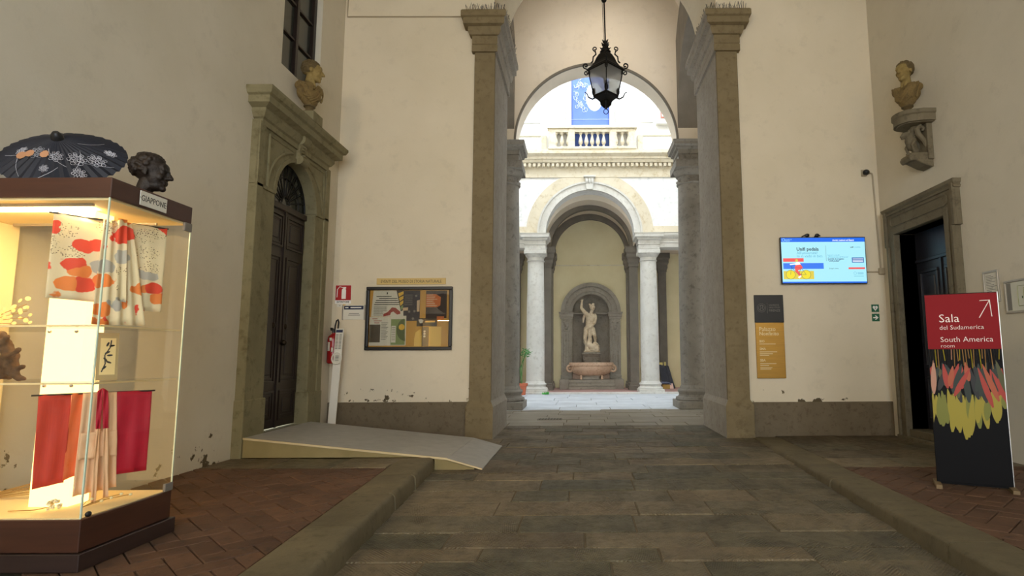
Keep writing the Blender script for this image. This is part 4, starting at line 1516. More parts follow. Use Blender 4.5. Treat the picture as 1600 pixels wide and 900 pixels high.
tvp([(p[0], p[1]) for p in arc_pts(.175, .505, .016, 0, 2 * PI * .95, 12, 1.9)], 'tv_ochre', .006)
tvp([(.18, .875), (.215, .83), (.225, .85), (.2, .90)], 'tv_white', .006)
# cables behind the set
for k, (a, rr_) in enumerate(((4.22, .055), (4.46, .06))):
    MB().tube([(a - .05, YB - .03, 3.66), (a - .02, YB - .035, 3.71), (a + .03, YB - .04, 3.735), (a + .08, YB - .04, 3.72)], .012, 6).build('cable', 'black_plastic', e)
    MB().ball((a + (.07 if k == 0 else .02), YB - .045, 3.73), (.045, .03, .035), 10, 6).build('sensor', 'black_plastic', e, smooth=True)

# two-part plaque
def brass(name):
    t = NT(name)
    v = t.coord((1, 1, 18), kind='World')
    f = t.noise(v, 3, 4)
    t.setc(t.mix(f, lin(170, 132, 70), lin(214, 164, 76)))
    t.setp(Roughness=0.32, Metallic=0.75)
    MATS[name] = t.m


brass('brass_plate')
plain('plaque_pale', lin(226, 206, 160), 0.6)
e = empty('name_plaque', (3.52, YB, 1.07), 'tall wall plaque with black crest panel over brass lettered panel', 'plaque')
PX0, PX1 = 3.245, 3.785
plate(back_frame(0, 0), PX0, PX1, 2.09, 2.60, .035, 'black_panel', 'black_plastic', e, bevel=.004)
plate(back_frame(0, 0), PX0 + .005, PX1 - .005, 1.06, 2.085, .03, 'brass_panel', 'brass_plate', e, bevel=.004)
f = back_frame(0, 0, YB - .0355)
for rr_ in (.055, .08):
    MB(f).tube([(p[0], p[1], 0) for p in arc_pts(PX0 + .13, 2.36, rr_, 0, 2 * PI, 22)], .003, 4).build('crest', 'ink_grey', e)
MB(f).tube([(PX0 + .10, 2.31, 0), (PX0 + .12, 2.36, 0), (PX0 + .11, 2.40, 0), (PX0 + .15, 2.41, 0), (PX0 + .15, 2.36, 0), (PX0 + .16, 2.31, 0)], .006, 4).build('crest', 'ink_grey', e)
plate(f, PX0 + .235, PX0 + .239, 2.26, 2.45, .001, 'rule', 'ink_grey', e)
for i, (s, z) in enumerate((('UNIVERSITÀ', 2.395), ('DEGLI STUDI', 2.35), ('FIRENZE', 2.29))):
    text(s, .045 if i < 2 else .06, 'ink_grey', back_frame(PX0 + .262, z, YB - .036), e, stretch=.80 if i < 2 else .95)
for (s, z, sz) in (('Palazzo', 1.93, .105), ('Nonfinito', 1.85, .095), ('BIO', 1.72, .06), ('SMA', 1.58, .06), ('SBA', 1.37, .06)):
    text(s, sz, 'plaque_pale', back_frame(PX0 + .065, z, YB - .0305), e, bold=.001)
for (z, w) in ((1.695, .3), (1.55, .32), (1.515, .24), (1.485, .17), (1.335, .30), (1.30, .16), (1.26, .22), (1.235, .2)):
    plate(back_frame(0, 0, YB - .030), PX0 + .065, PX0 + .065 + w, z - .012, z, .001, 'text_line', 'plaque_pale', e)

# small green emergency signs
plain('safety_green', lin(16, 92, 62), 0.5)
for k, (z0, lab) in enumerate(((2.275, 'small green heart defibrillator sign above the green arrow sign'), (2.10, 'small green sign with white arrow under the heart sign'))):
    e = empty('safety_sign', (5.51, YB, z0), lab, 'sign', 'green safety signs')
    plate(back_frame(0, 0), 5.44, 5.58, z0, z0 + .14, .005, 'sign_plate', 'safety_green', e)
    f = back_frame(5.51, z0 + .07, YB - .005)
    if k == 0:
        MB(f).prism([(0, -.05), (.05, .01), (.04, .04), (.015, .045), (0, .025), (-.015, .045), (-.04, .04), (-.05, .01)], 0, .001, 'z').build('heart', 'white_ink', e)
        MB(f).prism([(.0, .02), (.015, .0), (.005, 0), (.01, -.025), (-.012, .003), (-.002, .003)], .001, .002, 'z').build('bolt_mark', 'safety_green', e)
        plate(back_frame(0, 0), 5.47, 5.55, z0 - .03, z0 - .008, .003, 'caption', 'paper_white', e)
        text('DAE', .022, 'ink_dark', back_frame(5.51, z0 - .027, YB - .003), e, 'CENTER')
    else:
        MB(f).prism([(-.05, -.012), (.005, -.012), (-.02, -.04), (.005, -.04), (.05, 0), (.005, .04), (-.02, .04), (.005, .012), (-.05, .012)], 0, .001, 'z').build('arrow', 'white_ink', e)

# camera, conduit, junction box
e = empty('security_camera', (5.45, YB, 4.9), 'small black dome security camera high on the plaster', 'camera')
MB().box(5.40, 5.50, YB - .03, YB, 4.88, 5.01).build('mount', 'lead_pipe', e, bevel=.004)
MB().ball((5.47, YB - .07, 4.945), (.062, .062, .055), 16, 10).build('dome', 'black_plastic', e, smooth=True)
e = empty('cable_conduit', (5.66, YB, 3.0), 'painted conduit from the camera down to a junction box by the door', 'conduit')
MB().tube([(5.52, YB - .015, 4.945), (5.585, YB - .015, 4.945), (5.61, YB - .015, 4.93), (5.615, YB - .015, 4.88), (5.655, YB - .015, 3.1)], .016, 8).build('pipe', 'lead_pipe', e, smooth=True)
MB().box(5.61, 5.71, YB - .06, YB, 2.98, 3.10).build('junction_box', 'lead_pipe', e, bevel=.006)
MB().tube([(5.355, YB - .015, 3.03), (5.62, YB - .015, 3.03)], .014, 8).build('pipe', 'lead_pipe', e, smooth=True)

# ================================================================== STANDING BANNER
plain('banner_red', lin(130, 18, 22), 0.6, spec=.15)
plain('banner_black', lin(14, 12, 12), 0.6, spec=.12)
plain('banner_white', lin(240, 226, 214), 0.6)
plain('foot_wood', lin(120, 98, 66), 0.7)
e = empty('standing_banner', (4.08, 6.16, z_right(6.16)), 'tall red and black banner reading South America room with feather picture', 'banner')
p0, p1 = Vector((3.775, 6.31, z_right(6.3) + .05)), Vector((4.375, 6.01, z_right(6.0) + .035))
rt = (p1 - p0)
rt.z = 0
W = rt.length
bf = frame(p0, rt, (0.004, 0.006, 1))
Hh = 1.99
MB(bf).box(0, W, 0, Hh, -.035, -.002).build('panel', 'banner_black', e, bevel=.002)
pr = MB(bf).box(.008, W - .008, .01, Hh - .008, -.002, .001).build('print_sheet', 'banner_black', e)
MB(bf).box(.008, W - .008, Hh * .70, Hh - .008, .001, .002).build('red_field', 'banner_red', pr)
MB(bf).box(W - .007, W - .001, .0, Hh, -.03, .004).build('edge_trim', 'steel_frame', e)


def bt(s, u, v, size):
    text(s, size, 'banner_white', bf @ Matrix.Translation((u * W, v * Hh, .0025)), pr, stretch=1.0, bold=-.0009)


bt('Sala', .185, .845, .125)
bt('del Sudamerica', .185, .805, .066)
bt('South America', .185, .738, .079)
bt('room', .185, .708, .058)
for (q0, q1) in (((.735, .865), (.885, .957)), ((.755, .956), (.89, .957)), ((.885, .957), (.90, .870))):
    MB(bf).tube([(q0[0] * W, q0[1] * Hh, .003), (q1[0] * W, q1[1] * Hh, .003)], .0042, 5).build('arrow', 'banner_white', pr)
rr = random.Random(8)
for n, c in dict(f_red=(160, 48, 28), f_orange=(164, 76, 38), f_yellow=(150, 134, 26), f_lime=(112, 112, 28), f_dgreen=(32, 40, 26), f_pink=(176, 126, 100), f_olive=(74, 72, 28), f_straw=(150, 112, 62),
                 f_black=(28, 24, 20)).items():
    plain(n, lin(*c), 0.6)


def feather(u, v, ln, wd, ang, mat, z):
    pts = []
    for t in [i / 8 for i in range(9)]:
        pts.append((wd * math.sin(PI * min(1, t * .92 + .04)) ** .75 * (.55 + .6 * t), -ln * t))
    pts = pts + [(-p[0], p[1]) for p in pts[::-1]]
    ca, sa = math.cos(ang), math.sin(ang)
    q = [(u * W + p[0] * ca - p[1] * sa, v * Hh + p[0] * sa + p[1] * ca) for p in pts]
    q = [(max(.009, min(W - .009, p[0])), p[1]) for p in q]
    MB(bf).prism(q, z, z + .0004, 'z').build('feather', mat, pr)


for i in range(24):
    feather(.03 + i * .041, .50 + rr.uniform(-.05, .02), .27 + .14 * math.sin(i * .16) + rr.uniform(-.04, .05), .036, rr.uniform(-.12, .12), rr.choice(['f_yellow', 'f_lime', 'f_yellow']), .0020 + i * .00002)
for i in range(26):
    feather(.04 + i * .037, .61 + rr.uniform(-.02, .02), .30 + rr.uniform(-.08, .06), .034, rr.uniform(-.4, .4), rr.choice(['f_dgreen', 'f_dgreen', 'f_dgreen', 'f_olive', 'f_black', 'f_red']), .0026 + i * .00002)
for (u, v, l, a, m) in ((.07, .64, .36, -.05, 'f_pink'), (.2, .62, .26, .1, 'f_red'), (.33, .61, .22, -.2, 'f_orange'), (.45, .62, .3, -.3, 'f_dgreen'), (.56, .60, .34, -.5, 'f_red'),
                        (.66, .60, .42, .25, 'f_red'), (.72, .62, .40, .3, 'f_orange'), (.84, .58, .36, .35, 'f_red'), (.9, .64, .34, .2, 'f_olive'), (.5, .63, .2, .1, 'f_orange')):
    feather(u, v, l, .03, a, m, .0032 + u * .0004)
for i in range(26):
    u = .03 + i * .037
    MB(bf).tube([(u * W, Hh * .698, .0042), (u * W + rr.uniform(-.01, .01), Hh * (.62 + rr.uniform(-.03, .03)), .0042)], .0045, 4).build('quill', rr.choice(['f_straw', 'f_straw', 'f_black', 'f_pink', 'f_yellow']), pr)
for (u, du) in ((.05, -.03), (.93, .03)):
    MB(bf).box(u * W + du - .03, u * W + du + .03, -.048, -.004, -.20, .17).build('foot', 'foot_wood', e, bevel=.004)
MB(bf).box(.02, W - .02, -.02, .0, -.03, -.01).build('bottom_rail', 'banner_black', e)

# framed notices on the right wall
def right_frame(y, z, x=XR):
    return frame((x, y, z), (0, -1, 0), (0, 0, 1))


plain('map_paper', lin(206, 204, 186), 0.7)
plain('map_line', lin(150, 152, 110), 0.7)
for (y0, y1, z0, z1, lab, mp) in ((8.10, 7.80, 2.20, 2.64, 'small steel framed printed notice beside the framed floor plan', 0),
                                  (7.71, 7.08, 2.02, 2.46, 'wide steel framed floor plan behind the standing banner', 1)):
    e = empty('framed_notice', (XR, (y0 + y1) / 2, z0), lab, 'frame', 'framed notices behind the banner')
    w_, h_ = y0 - y1, z1 - z0
    f = right_frame(y0, z0)
    t = .03
    MB(f).box(0, w_, h_ - t, h_, 0, .022).box(0, w_, 0, t, 0, .022).box(0, t, t, h_ - t, 0, .022).box(w_ - t, w_, t, h_ - t, 0, .022).build('frame', 'steel_frame', e, bevel=.004)
    sh = MB(f).box(t, w_ - t, t, h_ - t, .0, .008).build('sheet', 'map_paper' if mp else 'paper_white', e)
    if mp:
        plate(f, .035, .11, .04, h_ - .04, .001, 'legend_band', 'ink_grey', sh, z=.008)
        for (u, v, a, c) in ((.30, .22, .07, .13), (.38, .24, .05, .08)):
            MB(f).tube([(u + p[0], v + p[1], .009) for p in ((-a, -c), (a, -c), (a, c), (-a, c), (-a, -c))], .006, 4).build('plan_outline', 'map_line', sh)
        for (u, v) in ((.30, .20), (.38, .30)):
            plate(f, u - .01, u + .01, v - .015, v + .015, .001, 'plan_mark', 'p_leaf', sh, z=.008)
    else:
        for i in range(14):
            plate(f, .05, .05 + .2 * (.5 + .5 * ((i * 7) % 5) / 4), h_ - .07 - i * .022, h_ - .063 - i * .022, .001, 'text_line', 'ink_grey', sh, z=.008)

# ================================================================== LIT SHOWCASE
mottled('case_wood', lin(62, 34, 22), lin(74, 42, 27), 2, 0.4, 0.05, 80, stretch=(1, 1, 12), spec=0.5)
mottled('case_wood_dark', lin(44, 30, 26), lin(54, 38, 32), 2, 0.4, 0.05, 80, stretch=(1, 1, 12), spec=0.5)
plain('case_cream', lin(236, 214, 160), 0.7)
plain('glass_edge', lin(200, 214, 190), 0.2)
emis('light_panel', (1.0, 0.62, 0.22, 1), CASE_GLOW)
emis('light_strip', (1.0, 0.72, 0.35, 1), CASE_GLOW * 56)
CX0, CX1, CY0, CY1 = -4.60, -3.18, 3.80, 4.62
e = empty('showcase', ((CX0 + CX1) / 2, (CY0 + CY1) / 2, ZL), 'tall lit glass showcase with dark wooden base and top against the left wall', 'showcase')
MB().box(CX0, CX1 + .025, CY0 - .02, CY1 + .03, ZL + .002, .272).build('plinth', 'case_wood_dark', e, bevel=.004)
MB().box(CX0, CX1, CY0, CY1, .275, .475).build('base_box', 'case_wood', e, bevel=.004)
MB().box(CX0, CX1, CY0, CY1, 2.58, 2.718).build('top_box', 'case_wood', e, bevel=.004)
MB().box(CX0 + .02, CX1 - .02, CY0 + .02, CY1 - .02, .475, .482).build('floor_board', 'case_cream', e)
MB().box(CX0 + .02, CX1 - .02, CY0 + .02, CY1 - .02, 2.565, 2.58).build('ceiling_board', 'case_cream', e)
MB().box(-4.3, -3.5, 4.02, 4.07, 2.55, 2.565).build('lamp_tube', 'light_strip', e)
for (a, c) in ((CX0 + .08, CX1 - .2),):
    MB().box(a, c, 3.90, 3.915, 2.545, 2.565).box(a, c, 4.50, 4.515, 2.545, 2.565).build('ceiling_rail', 'steel_frame', e)
g = .006
MB().box(CX0, CX1, CY0, CY0 + g, .482, 2.578).build('glass_pane', 'glass_clear', e)
MB().box(CX1 - g, CX1, CY0 + g + .003, CY1 - g - .003, .482, 2.578).build('glass_pane', 'glass_clear', e)
MB().box(CX0, CX1, CY1 - g, CY1, .482, 2.578).build('glass_pane', 'glass_clear', e)
for (x, y) in ((CX1 - .003, CY0 + .003), (CX1 - .003, CY1 - .003)):
    MB().box(x - .005, x + .004, y - .005, y + .004, .482, 2.578).build('glass_seam', 'glass_edge', e)
MB().box(CX0, CX0 + .02, CY0, CY1, .475, 2.58).build('side_panel', 'case_cream', e)
for (y, z, s) in ((CY0 + .05, .50, .016), (CY1 - .045, .51, .03), (CY1 - .045, 2.545, .035)):
    if s < .02:
        MB().ball((CX1 + .004, y, z), (.016, .022, .018), 10, 6).build('lock', 'black_plastic', e, smooth=True)
    else:
        MB().box(CX1 - .012, CX1 + .008, y - .04, y + .045, z - s, z + s).build('hinge', 'stone_dark_grey', e, bevel=.003)
MB().box(-3.80, -3.53, 4.10, 4.27, .484, 2.56).build('light_column', 'light_panel', e)
for z in (1.325, 1.705):
    sh = MB().box(CX0 + .025, CX1 - .02, CY0 + .03, 4.09, z, z + .01).box(CX0 + .025, -3.81, 4.09, CY1 - .02, z, z + .01).box(-3.52, CX1 - .02, 4.09, CY1 - .02, z, z + .01).build('shelf', 'glass_clear', e)
    MB().box(CX0 + .025, CX1 - .02, CY0 + .024, CY0 + .03, z, z + .012).build('front_edge', 'case_cream', sh)
    MB().box(CX1 - .02, CX1 - .014, CY0 + .03, CY1 - .02, z, z + .012).build('side_edge', 'case_cream', sh)
    for xx in (-3.76, -3.57):
        MB().ball((xx, 4.085, z - .02), .012, 8, 6).build('peg', 'steel_frame', sh)
sf = frame((CX1 + .004, 4.05, 2.60), (0, 1, 0), (0, 0, 1))
lp = MB(sf).box(0, .265, -.005, .10, 0, .006).build('name_label', 'paper_white', e)
text('·GIAPPONE·', .062, 'ink_dark', sf @ Matrix.Translation((.132, .028, .0065)), lp, 'CENTER', stretch=.85)

# ---- textiles
def kimono_print(name):
    """cream silk with red-orange, grey and dotted cloud shapes"""
    t = NT(name)
    v = t.coord((1, 1, 1.35), kind='World')
    dn = t.n('ShaderNodeTexNoise')
    dn.inputs['Scale'].default_value = 14
    t.l(v, dn.inputs['Vector'])
    vm = t.n('ShaderNodeVectorMath', operation='MULTIPLY_ADD')
    t.l(dn.outputs['Color'], vm.inputs[0])
    vm.inputs[1].default_value = (.05, .05, .05)
    t.l(v, vm.inputs[2])
    vo = t.n('ShaderNodeTexVoronoi')
    vo.inputs['Scale'].default_value = 6.8
    t.l(vm.outputs[0], vo.inputs['Vector'])
    sc = t.n('ShaderNodeSeparateColor')
    t.l(vo.outputs['Color'], sc.inputs[0])
    pal = t.ramp(sc.outputs[0], [(0.0, lin(222, 66, 34)), (.36, lin(176, 170, 156)), (.55, lin(226, 208, 164)), (.80, lin(230, 128, 50))], 'CONSTANT')
    inside = t.ramp(vo.outputs['Distance'], [(.50, (1, 1, 1)), (.53, (0, 0, 0))])
    vd = t.n('ShaderNodeTexVoronoi')
    vd.inputs['Scale'].default_value = 75
    t.l(v, vd.inputs['Vector'])
    dots = t.ramp(vd.outputs['Distance'], [(.26, (1, 1, 1)), (.34, (0, 0, 0))])
    dots = t.math('MULTIPLY', dots, t.math('MULTIPLY', t.math('GREATER_THAN', sc.outputs[0], .55), t.math('LESS_THAN', sc.outputs[0], .80)))
    pal = t.mix(dots, pal, lin(96, 66, 48))
    t.setc(t.mix(inside, lin(226, 208, 166), pal))
    t.setp(Roughness=0.7)
    MATS[name] = t.m


kimono_print('kimono_print')
mottled('silk_red', lin(196, 44, 26), lin(212, 62, 34), 6, 0.6, 0.1, 120, stretch=(30, 30, 1))
mottled('silk_orange', lin(212, 92, 38), lin(222, 108, 48), 6, 0.6, 0.1, 120, stretch=(30, 30, 1))
mottled('silk_crimson', lin(176, 14, 40), lin(192, 24, 50), 6, 0.55, 0.1, 120, stretch=(30, 30, 1))
mottled('silk_blush', lin(226, 176, 130), lin(236, 194, 150), 6, 0.6, 0.1, 120, stretch=(30, 30, 1))
plain('rod_black', lin(22, 18, 16), 0.4)
DN = Vector((.79, -.614, 0))


def cloth(name, q, mat, parent, amp=.006, folds=4, off=0.0, nu=22, nv=14, ph=0.0, gather=0.0):
    q = [Vector(p) for p in q]

    def fn(s, t):
        t = 1 - t
        s2 = s
        a = q[0].lerp(q[1], s2)
        c = q[3].lerp(q[2], s2)
        p = a.lerp(c, t)
        return p + DN * (off + amp * math.sin(s * folds * 2 * PI + ph + t * 1.3) * (.35 + .65 * t) + .004 * math.sin(t * 7 + s * 5 + ph))
    return grid_mesh(name, fn, nu, nv, mat, parent, thick=.0025)


e = empty('printed_kimono', (-3.45, 4.17, 1.77), 'cream kimono printed with orange clouds hanging on the top level of the showcase', 'kimono')
MB().tube([(-3.667, 3.885, 2.50), (-3.235, 4.440, 2.50)], .006, 8).build('rod', 'rod_black', e)
cloth('sleeve', [(-3.65, 3.907, 2.505), (-3.476, 4.131, 2.50), (-3.483, 4.122, 1.897), (-3.652, 3.905, 1.908)], 'kimono_print', e, .005, 2)
cloth('body', [(-3.487, 4.117, 2.50), (-3.383, 4.251, 2.50), (-3.303, 4.354, 1.735), (-3.498, 4.102, 1.735)], 'kimono_print', e, .018, 4, .028, ph=.6)
cloth('lapel', [(-3.44, 4.177, 2.515), (-3.405, 4.222, 2.515), (-3.385, 4.248, 1.90), (-3.425, 4.197, 1.92)], 'kimono_print', e, .012, 1, .055)
cloth('sleeve', [(-3.383, 4.251, 2.50), (-3.240, 4.432, 2.50), (-3.240, 4.434, 1.846), (-3.354, 4.288, 1.849)], 'kimono_print', e, .005, 2, .005, ph=1.0)

e = empty('red_kimono', (-3.45, 4.17, .56), 'red and blush kimono spread on a rod low in the showcase', 'kimono')
MB().tube([(-3.662, 3.892, 1.250), (-3.238, 4.437, 1.250)], .006, 8).build('rod', 'rod_black', e)
cloth('sleeve', [(-3.64, 3.92, 1.252), (-3.535, 4.055, 1.252), (-3.535, 4.057, .655), (-3.632, 3.93, .637)], 'silk_red', e, .004, 2)
cloth('sleeve', [(-3.535, 4.055, 1.252), (-3.496, 4.105, 1.252), (-3.50, 4.10, .69), (-3.54, 4.05, .668)], 'silk_orange', e, .004, 1, .002)
cloth('body', [(-3.499, 4.101, 1.252), (-3.382, 4.251, 1.252), (-3.357, 4.283, .578), (-3.505, 4.094, .554)], 'silk_blush', e, .012, 4, .014)
cloth('collar', [(-3.454, 4.159, 1.265), (-3.437, 4.181, 1.285), (-3.432, 4.187, 1.0), (-3.450, 4.165, 1.0)], 'silk_crimson', e, .003, 1, .035)
cloth('collar', [(-3.437, 4.181, 1.285), (-3.417, 4.207, 1.262), (-3.405, 4.222, 1.0), (-3.424, 4.197, 1.0)], 'silk_crimson', e, .003, 1, .037)
cloth('ribbon', [(-3.448, 4.167, 1.0), (-3.436, 4.182, 1.0), (-3.428, 4.193, .49), (-3.446, 4.169, .49)], 'silk_blush', e, .006, 1, .05)
cloth('ribbon', [(-3.424, 4.197, 1.0), (-3.410, 4.216, 1.0), (-3.386, 4.246, .52), (-3.406, 4.221, .52)], 'silk_blush', e, .006, 1, .05, ph=1)
cloth('sash', [(-3.497, 4.103, .98), (-3.372, 4.264, .98), (-3.366, 4.272, .80), (-3.499, 4.101, .80)], 'silk_blush', e, .006, 3, .030)
cloth('sleeve', [(-3.382, 4.251, 1.252), (-3.249, 4.423, 1.252), (-3.248, 4.424, .663), (-3.361, 4.278, .664)], 'silk_crimson', e, .004, 2, .003)

# ---- print leaning on the middle shelf
plain('print_mount', lin(176, 152, 104), 0.7)
plain('print_paper', lin(232, 204, 140), 0.7)
e = empty('framed_print', (-3.43, 4.2, 1.337), 'small framed print of a bird on a branch leaning on the middle shelf', 'picture')
f = frame((-3.462, 4.150, 1.3365), (.42, .54, 0), (-.10, .08, 1))
MB(f).box(0, .125, 0, .345, 0, .008).build('mount', 'print_mount', e)
MB(f).box(.018, .108, .04, .305, .008, .009).build('paper', 'print_paper', e)
MB(f).tube([(.03, .06, .0095), (.05, .12, .0095), (.045, .18, .0095), (.075, .24, .0095), (.08, .29, .0095)], .004, 5).build('branch', 'ink_dark', e)
for (x, y, a) in ((.06, .20, .5), (.07, .13, -.4), (.045, .09, .8), (.085, .25, .2), (.06, .26, 1.2), (.075, .18, .1), (.05, .15, -.9)):
    MB(f).prism([(x + .018 * math.cos(t) * math.cos(a) - .007 * math.sin(t) * math.sin(a), y + .018 * math.cos(t) * math.sin(a) + .007 * math.sin(t) * math.cos(a)) for t in [2 * PI * i / 9 for i in range(9)]],
                .0092, .0098, 'z').build('leaf', 'ink_dark' if a > 0 else 'p_brown', e)

# ---- driftwood root
mottled('root_wood', lin(66, 44, 24), lin(90, 62, 34), 14, 0.7, 0.6, 60, c3=lin(42, 28, 16))
me = blob([('c', (-4.03, 4.0, 1.345 + .042), (-3.95, 4.02, 1.50), .045, .05), ('c', (-3.95, 4.02, 1.50), (-4.04, 4.02, 1.66), .05, .03),
           ('c', (-3.95, 4.0, 1.50), (-3.86, 3.98, 1.56), .03, .012), ('c', (-3.93, 4.0, 1.40), (-3.83, 4.0, 1.445), .03, .010),
           ('c', (-3.95, 4.0, 1.46), (-3.86, 3.99, 1.36), .035, .02), ('e', (-3.97, 4.02, 1.43), (.07, .05, .08)), ('c', (-4.0, 4.0, 1.6), (-3.94, 3.97, 1.64), .03, .02),
           ('c', (-4.0, 4.0, 1.42), (-4.12, 4.0, 1.40), .04, .03), ('c', (-3.9, 4.0, 1.39), (-3.82, 4.0, 1.357), .025, .012)], .008, 2)
rr = random.Random(2)
for v in me.vertices:
    v.co += v.normal * (.012 * (mnoise.noise(v.co * 28)))
o = link_mesh('driftwood_root', me, 'root_wood', None, True, angle=None)
tag(o, 'gnarled brown driftwood root standing on the middle showcase shelf', 'driftwood')

# ---- dried plants
plain('dry_stem', lin(150, 116, 52), 0.8)
plain('dry_leaf', lin(226, 200, 126), 0.6)
plain('dry_flower', lin(240, 226, 176), 0.7)


def disc(c, r, n1, n2, k=9):
    c, n1, n2 = Vector(c), Vector(n1), Vector(n2)
    return [tuple(c + n1 * (r * math.cos(2 * PI * i / k)) + n2 * (r * math.sin(2 * PI * i / k))) for i in range(k)]


def leaf_disc(c, r, n1, n2, name, mat, parent):
    p = disc(c, r, n1, n2)
    nrm = Vector(n1).cross(Vector(n2)) * .0012
    q = [tuple(Vector(v) + nrm) for v in p]
    k = len(p)
    MB().add(p + q, [tuple(range(k - 1, -1, -1)), tuple(range(k, 2 * k))] + [(i, (i + 1) % k, k + (i + 1) % k, k + i) for i in range(k)]).build(name, mat, parent)


rr = random.Random(14)
e = empty('honesty_branch', (-4.1, 4.1, 1.717), 'dried honesty branch with pale round seed pods lying on the top shelf', 'dried plant')
for k in range(4):
    p0 = Vector((-4.28, 4.05 + k * .02, 1.725))
    p1 = Vector((-3.85 - k * .03, 4.02 + .02 * k, 1.73 + .05 * k))
    MB().tube([p0, p0.lerp(p1, .5) + Vector((0, 0, .015)), p1], .0025, 5).build('stem', 'dry_stem', e)
    for i in range(7):
        t = .35 + .65 * i / 6
        c = p0.lerp(p1, t) + Vector((rr.uniform(-.02, .02), rr.uniform(-.01, .01), rr.uniform(.0, .035) + .01))
        leaf_disc(c, rr.uniform(.012, .019), (1, rr.uniform(-.3, .3), 0), (rr.uniform(-.3, .3), .2, .9), 'seed_pod', 'dry_leaf', e)
for (nm, lab, cx, cy, ln, ang) in (('dried_flower', 'cream dried flower head with stem on the showcase floor', -3.515, 3.975, .30, PI), ('dried_twig', 'dried blossom twig lying on the showcase floor by the hinge side', -3.30, 4.14, .16, .9)):
    e = empty(nm, (cx, cy, .484), lab, 'dried plant')
    d_ = Vector((math.cos(ang), math.sin(ang) * .4, 0))
    if nm == 'dried_flower':
        MB().tube([Vector((cx, cy, .52)), Vector((cx, cy, .495)) + d_ * .12, Vector((cx, cy, .488)) + d_ * ln], .003, 5).build('stem', 'dry_stem', e)
        for i in range(34):
            th, ph = rr.uniform(0, 2 * PI), math.acos(rr.uniform(-.6, 1))
            u = Vector((math.sin(ph) * math.cos(th), math.sin(ph) * math.sin(th), math.cos(ph)))
            c0 = Vector((cx, cy, .522))
            p = c0 + u * .036
            MB().ball(tuple(p), (.010, .010, .008), 6, 4).build('petal', 'dry_flower', e, smooth=True)
    else:
        for k in range(5):
            a = Vector((cx - .09, cy - .10, .49))
            c = a + Vector((.03 + .028 * k, .05 + .05 * k, .012 + rr.uniform(0, .05)))
            MB().tube([a, a.lerp(c, .5) + Vector((0, 0, .012)), c], .002, 4).build('stem', 'dry_stem', e)
            MB().ball(tuple(c), (.012, .012, .01), 7, 5).build('bud', 'dry_flower', e, smooth=True)
e = empty('wheat_bundle', (-4.0, 4.35, .484), 'bundle of dried golden ears lying on the showcase floor behind the light column', 'dried plant')
for k in range(9):
    a = Vector((-4.28, 4.30 + .008 * k, .49 + .004 * k))
    c = Vector((-3.88 + rr.uniform(-.05, .02), 4.34 + .01 * k, .53 + .012 * k))
    MB().tube([a, c], .003, 4).build('stalk', 'dry_stem', e)
    MB().tube([c, c + Vector((.05, 0, .012)), c + Vector((.09, .0, .02))], [.004, .010, .002], 6).build('ear', 'dry_stem', e)

# ================================================================== ON TOP OF THE SHOWCASE: paper parasol
mottled('parasol_paper', lin(30, 32, 40), lin(38, 40, 50), 5, 0.6, 0.1, 60)
plain('parasol_paint', lin(196, 196, 204), 0.7)
plain('parasol_gold', lin(176, 128, 92), 0.7)
e = empty('paper_parasol', (-3.95, 4.25, 2.72), 'dark oiled paper parasol with white flowers lying open on the showcase', 'parasol')
N = Vector((.25, -.69, .675)).normalized()
U = N.cross(Vector((0, 0, 1))).normalized()
V = U.cross(N).normalized()
C0 = Vector((-3.985, 4.30, 3.035))
PR, PH, SEG = .395, .17, 36


def par(r_, a):
    h = PH * (1 - (r_ / PR) ** 1.35)
    return C0 + (U * math.cos(a) + V * math.sin(a)) * r_ + N * h


vs, fs = [], []
rings = [.03, .11, .19, .27, .34, PR]
for ri, r_ in enumerate(rings):
    for k in range(SEG * 2):
        p = par(r_, PI * k / SEG)
        if k % 2:
            p = p - N * (.016 * r_ / PR)
        vs.append(tuple(p))
n2 = SEG * 2
for ri in range(len(rings) - 1):
    for k in range(n2):
        fs.append((ri * n2 + k, ri * n2 + (k + 1) % n2, (ri + 1) * n2 + (k + 1) % n2, (ri + 1) * n2 + k))
fs.append(tuple(range(n2)))
o = MB().add(vs, fs).build('canopy', 'parasol_paper', e)
o.modifiers.new('thickness', 'SOLIDIFY').thickness = .003
tip = C0 + N * PH
MB().tube([tip - N * .02, tip + N * .02, tip + N * .045], [.042, .038, .02], 14).build('cap', 'black_plastic', e, smooth=True)
MB().tube([tip, C0 - N * .05], .011, 8).build('pole', 'root_wood', e)
for k in range(SEG // 2):
    a = 2 * PI * k / (SEG // 2)
    MB().tube([tip - N * .03, par(PR * .98, a) - N * .008], .0035, 4).build('rib', 'root_wood', e)


def on_par(r_, a, lift=.004):
    return par(r_, a) + N * lift


rr = random.Random(31)
# painted peonies: rings of small petal loops, on the side facing the room
for (r_, a, s) in ((.28, 3.55, .045), (.22, 3.95, .045), (.33, 4.1, .035), (.18, 4.5, .035), (.30, 3.05, .03), (.17, 5.2, .04), (.22, 5.75, .03), (.28, 4.75, .022)):
    for ring in range(3):
        m = 7 - ring
        for i in range(m):
            th = 2 * PI * i / m + ring * .4
            rad = s * (1 - ring * .3)
            pr_, pa_ = r_ + rad * math.cos(th), a + rad * math.sin(th) / r_
            pts = [on_par(max(.04, min(PR - .01, pr_ + s * .28 * math.cos(t))), pa_ + s * .28 * math.sin(t) / r_) for t in [2 * PI * j / 7 for j in range(8)]]
            MB().tube(pts, .0012, 3).build('painted_petal', 'parasol_paint', e)
for k in range(7):
    a0_ = 3.2 + .42 * k
    pts = [on_par(.12 + .05 * k % .2 + .025 * i, a0_ + .10 * i * (1 if k % 2 else -1)) for i in range(7)]
    MB().tube(pts, .0012, 3).build('painted_vine', 'parasol_paint', e)
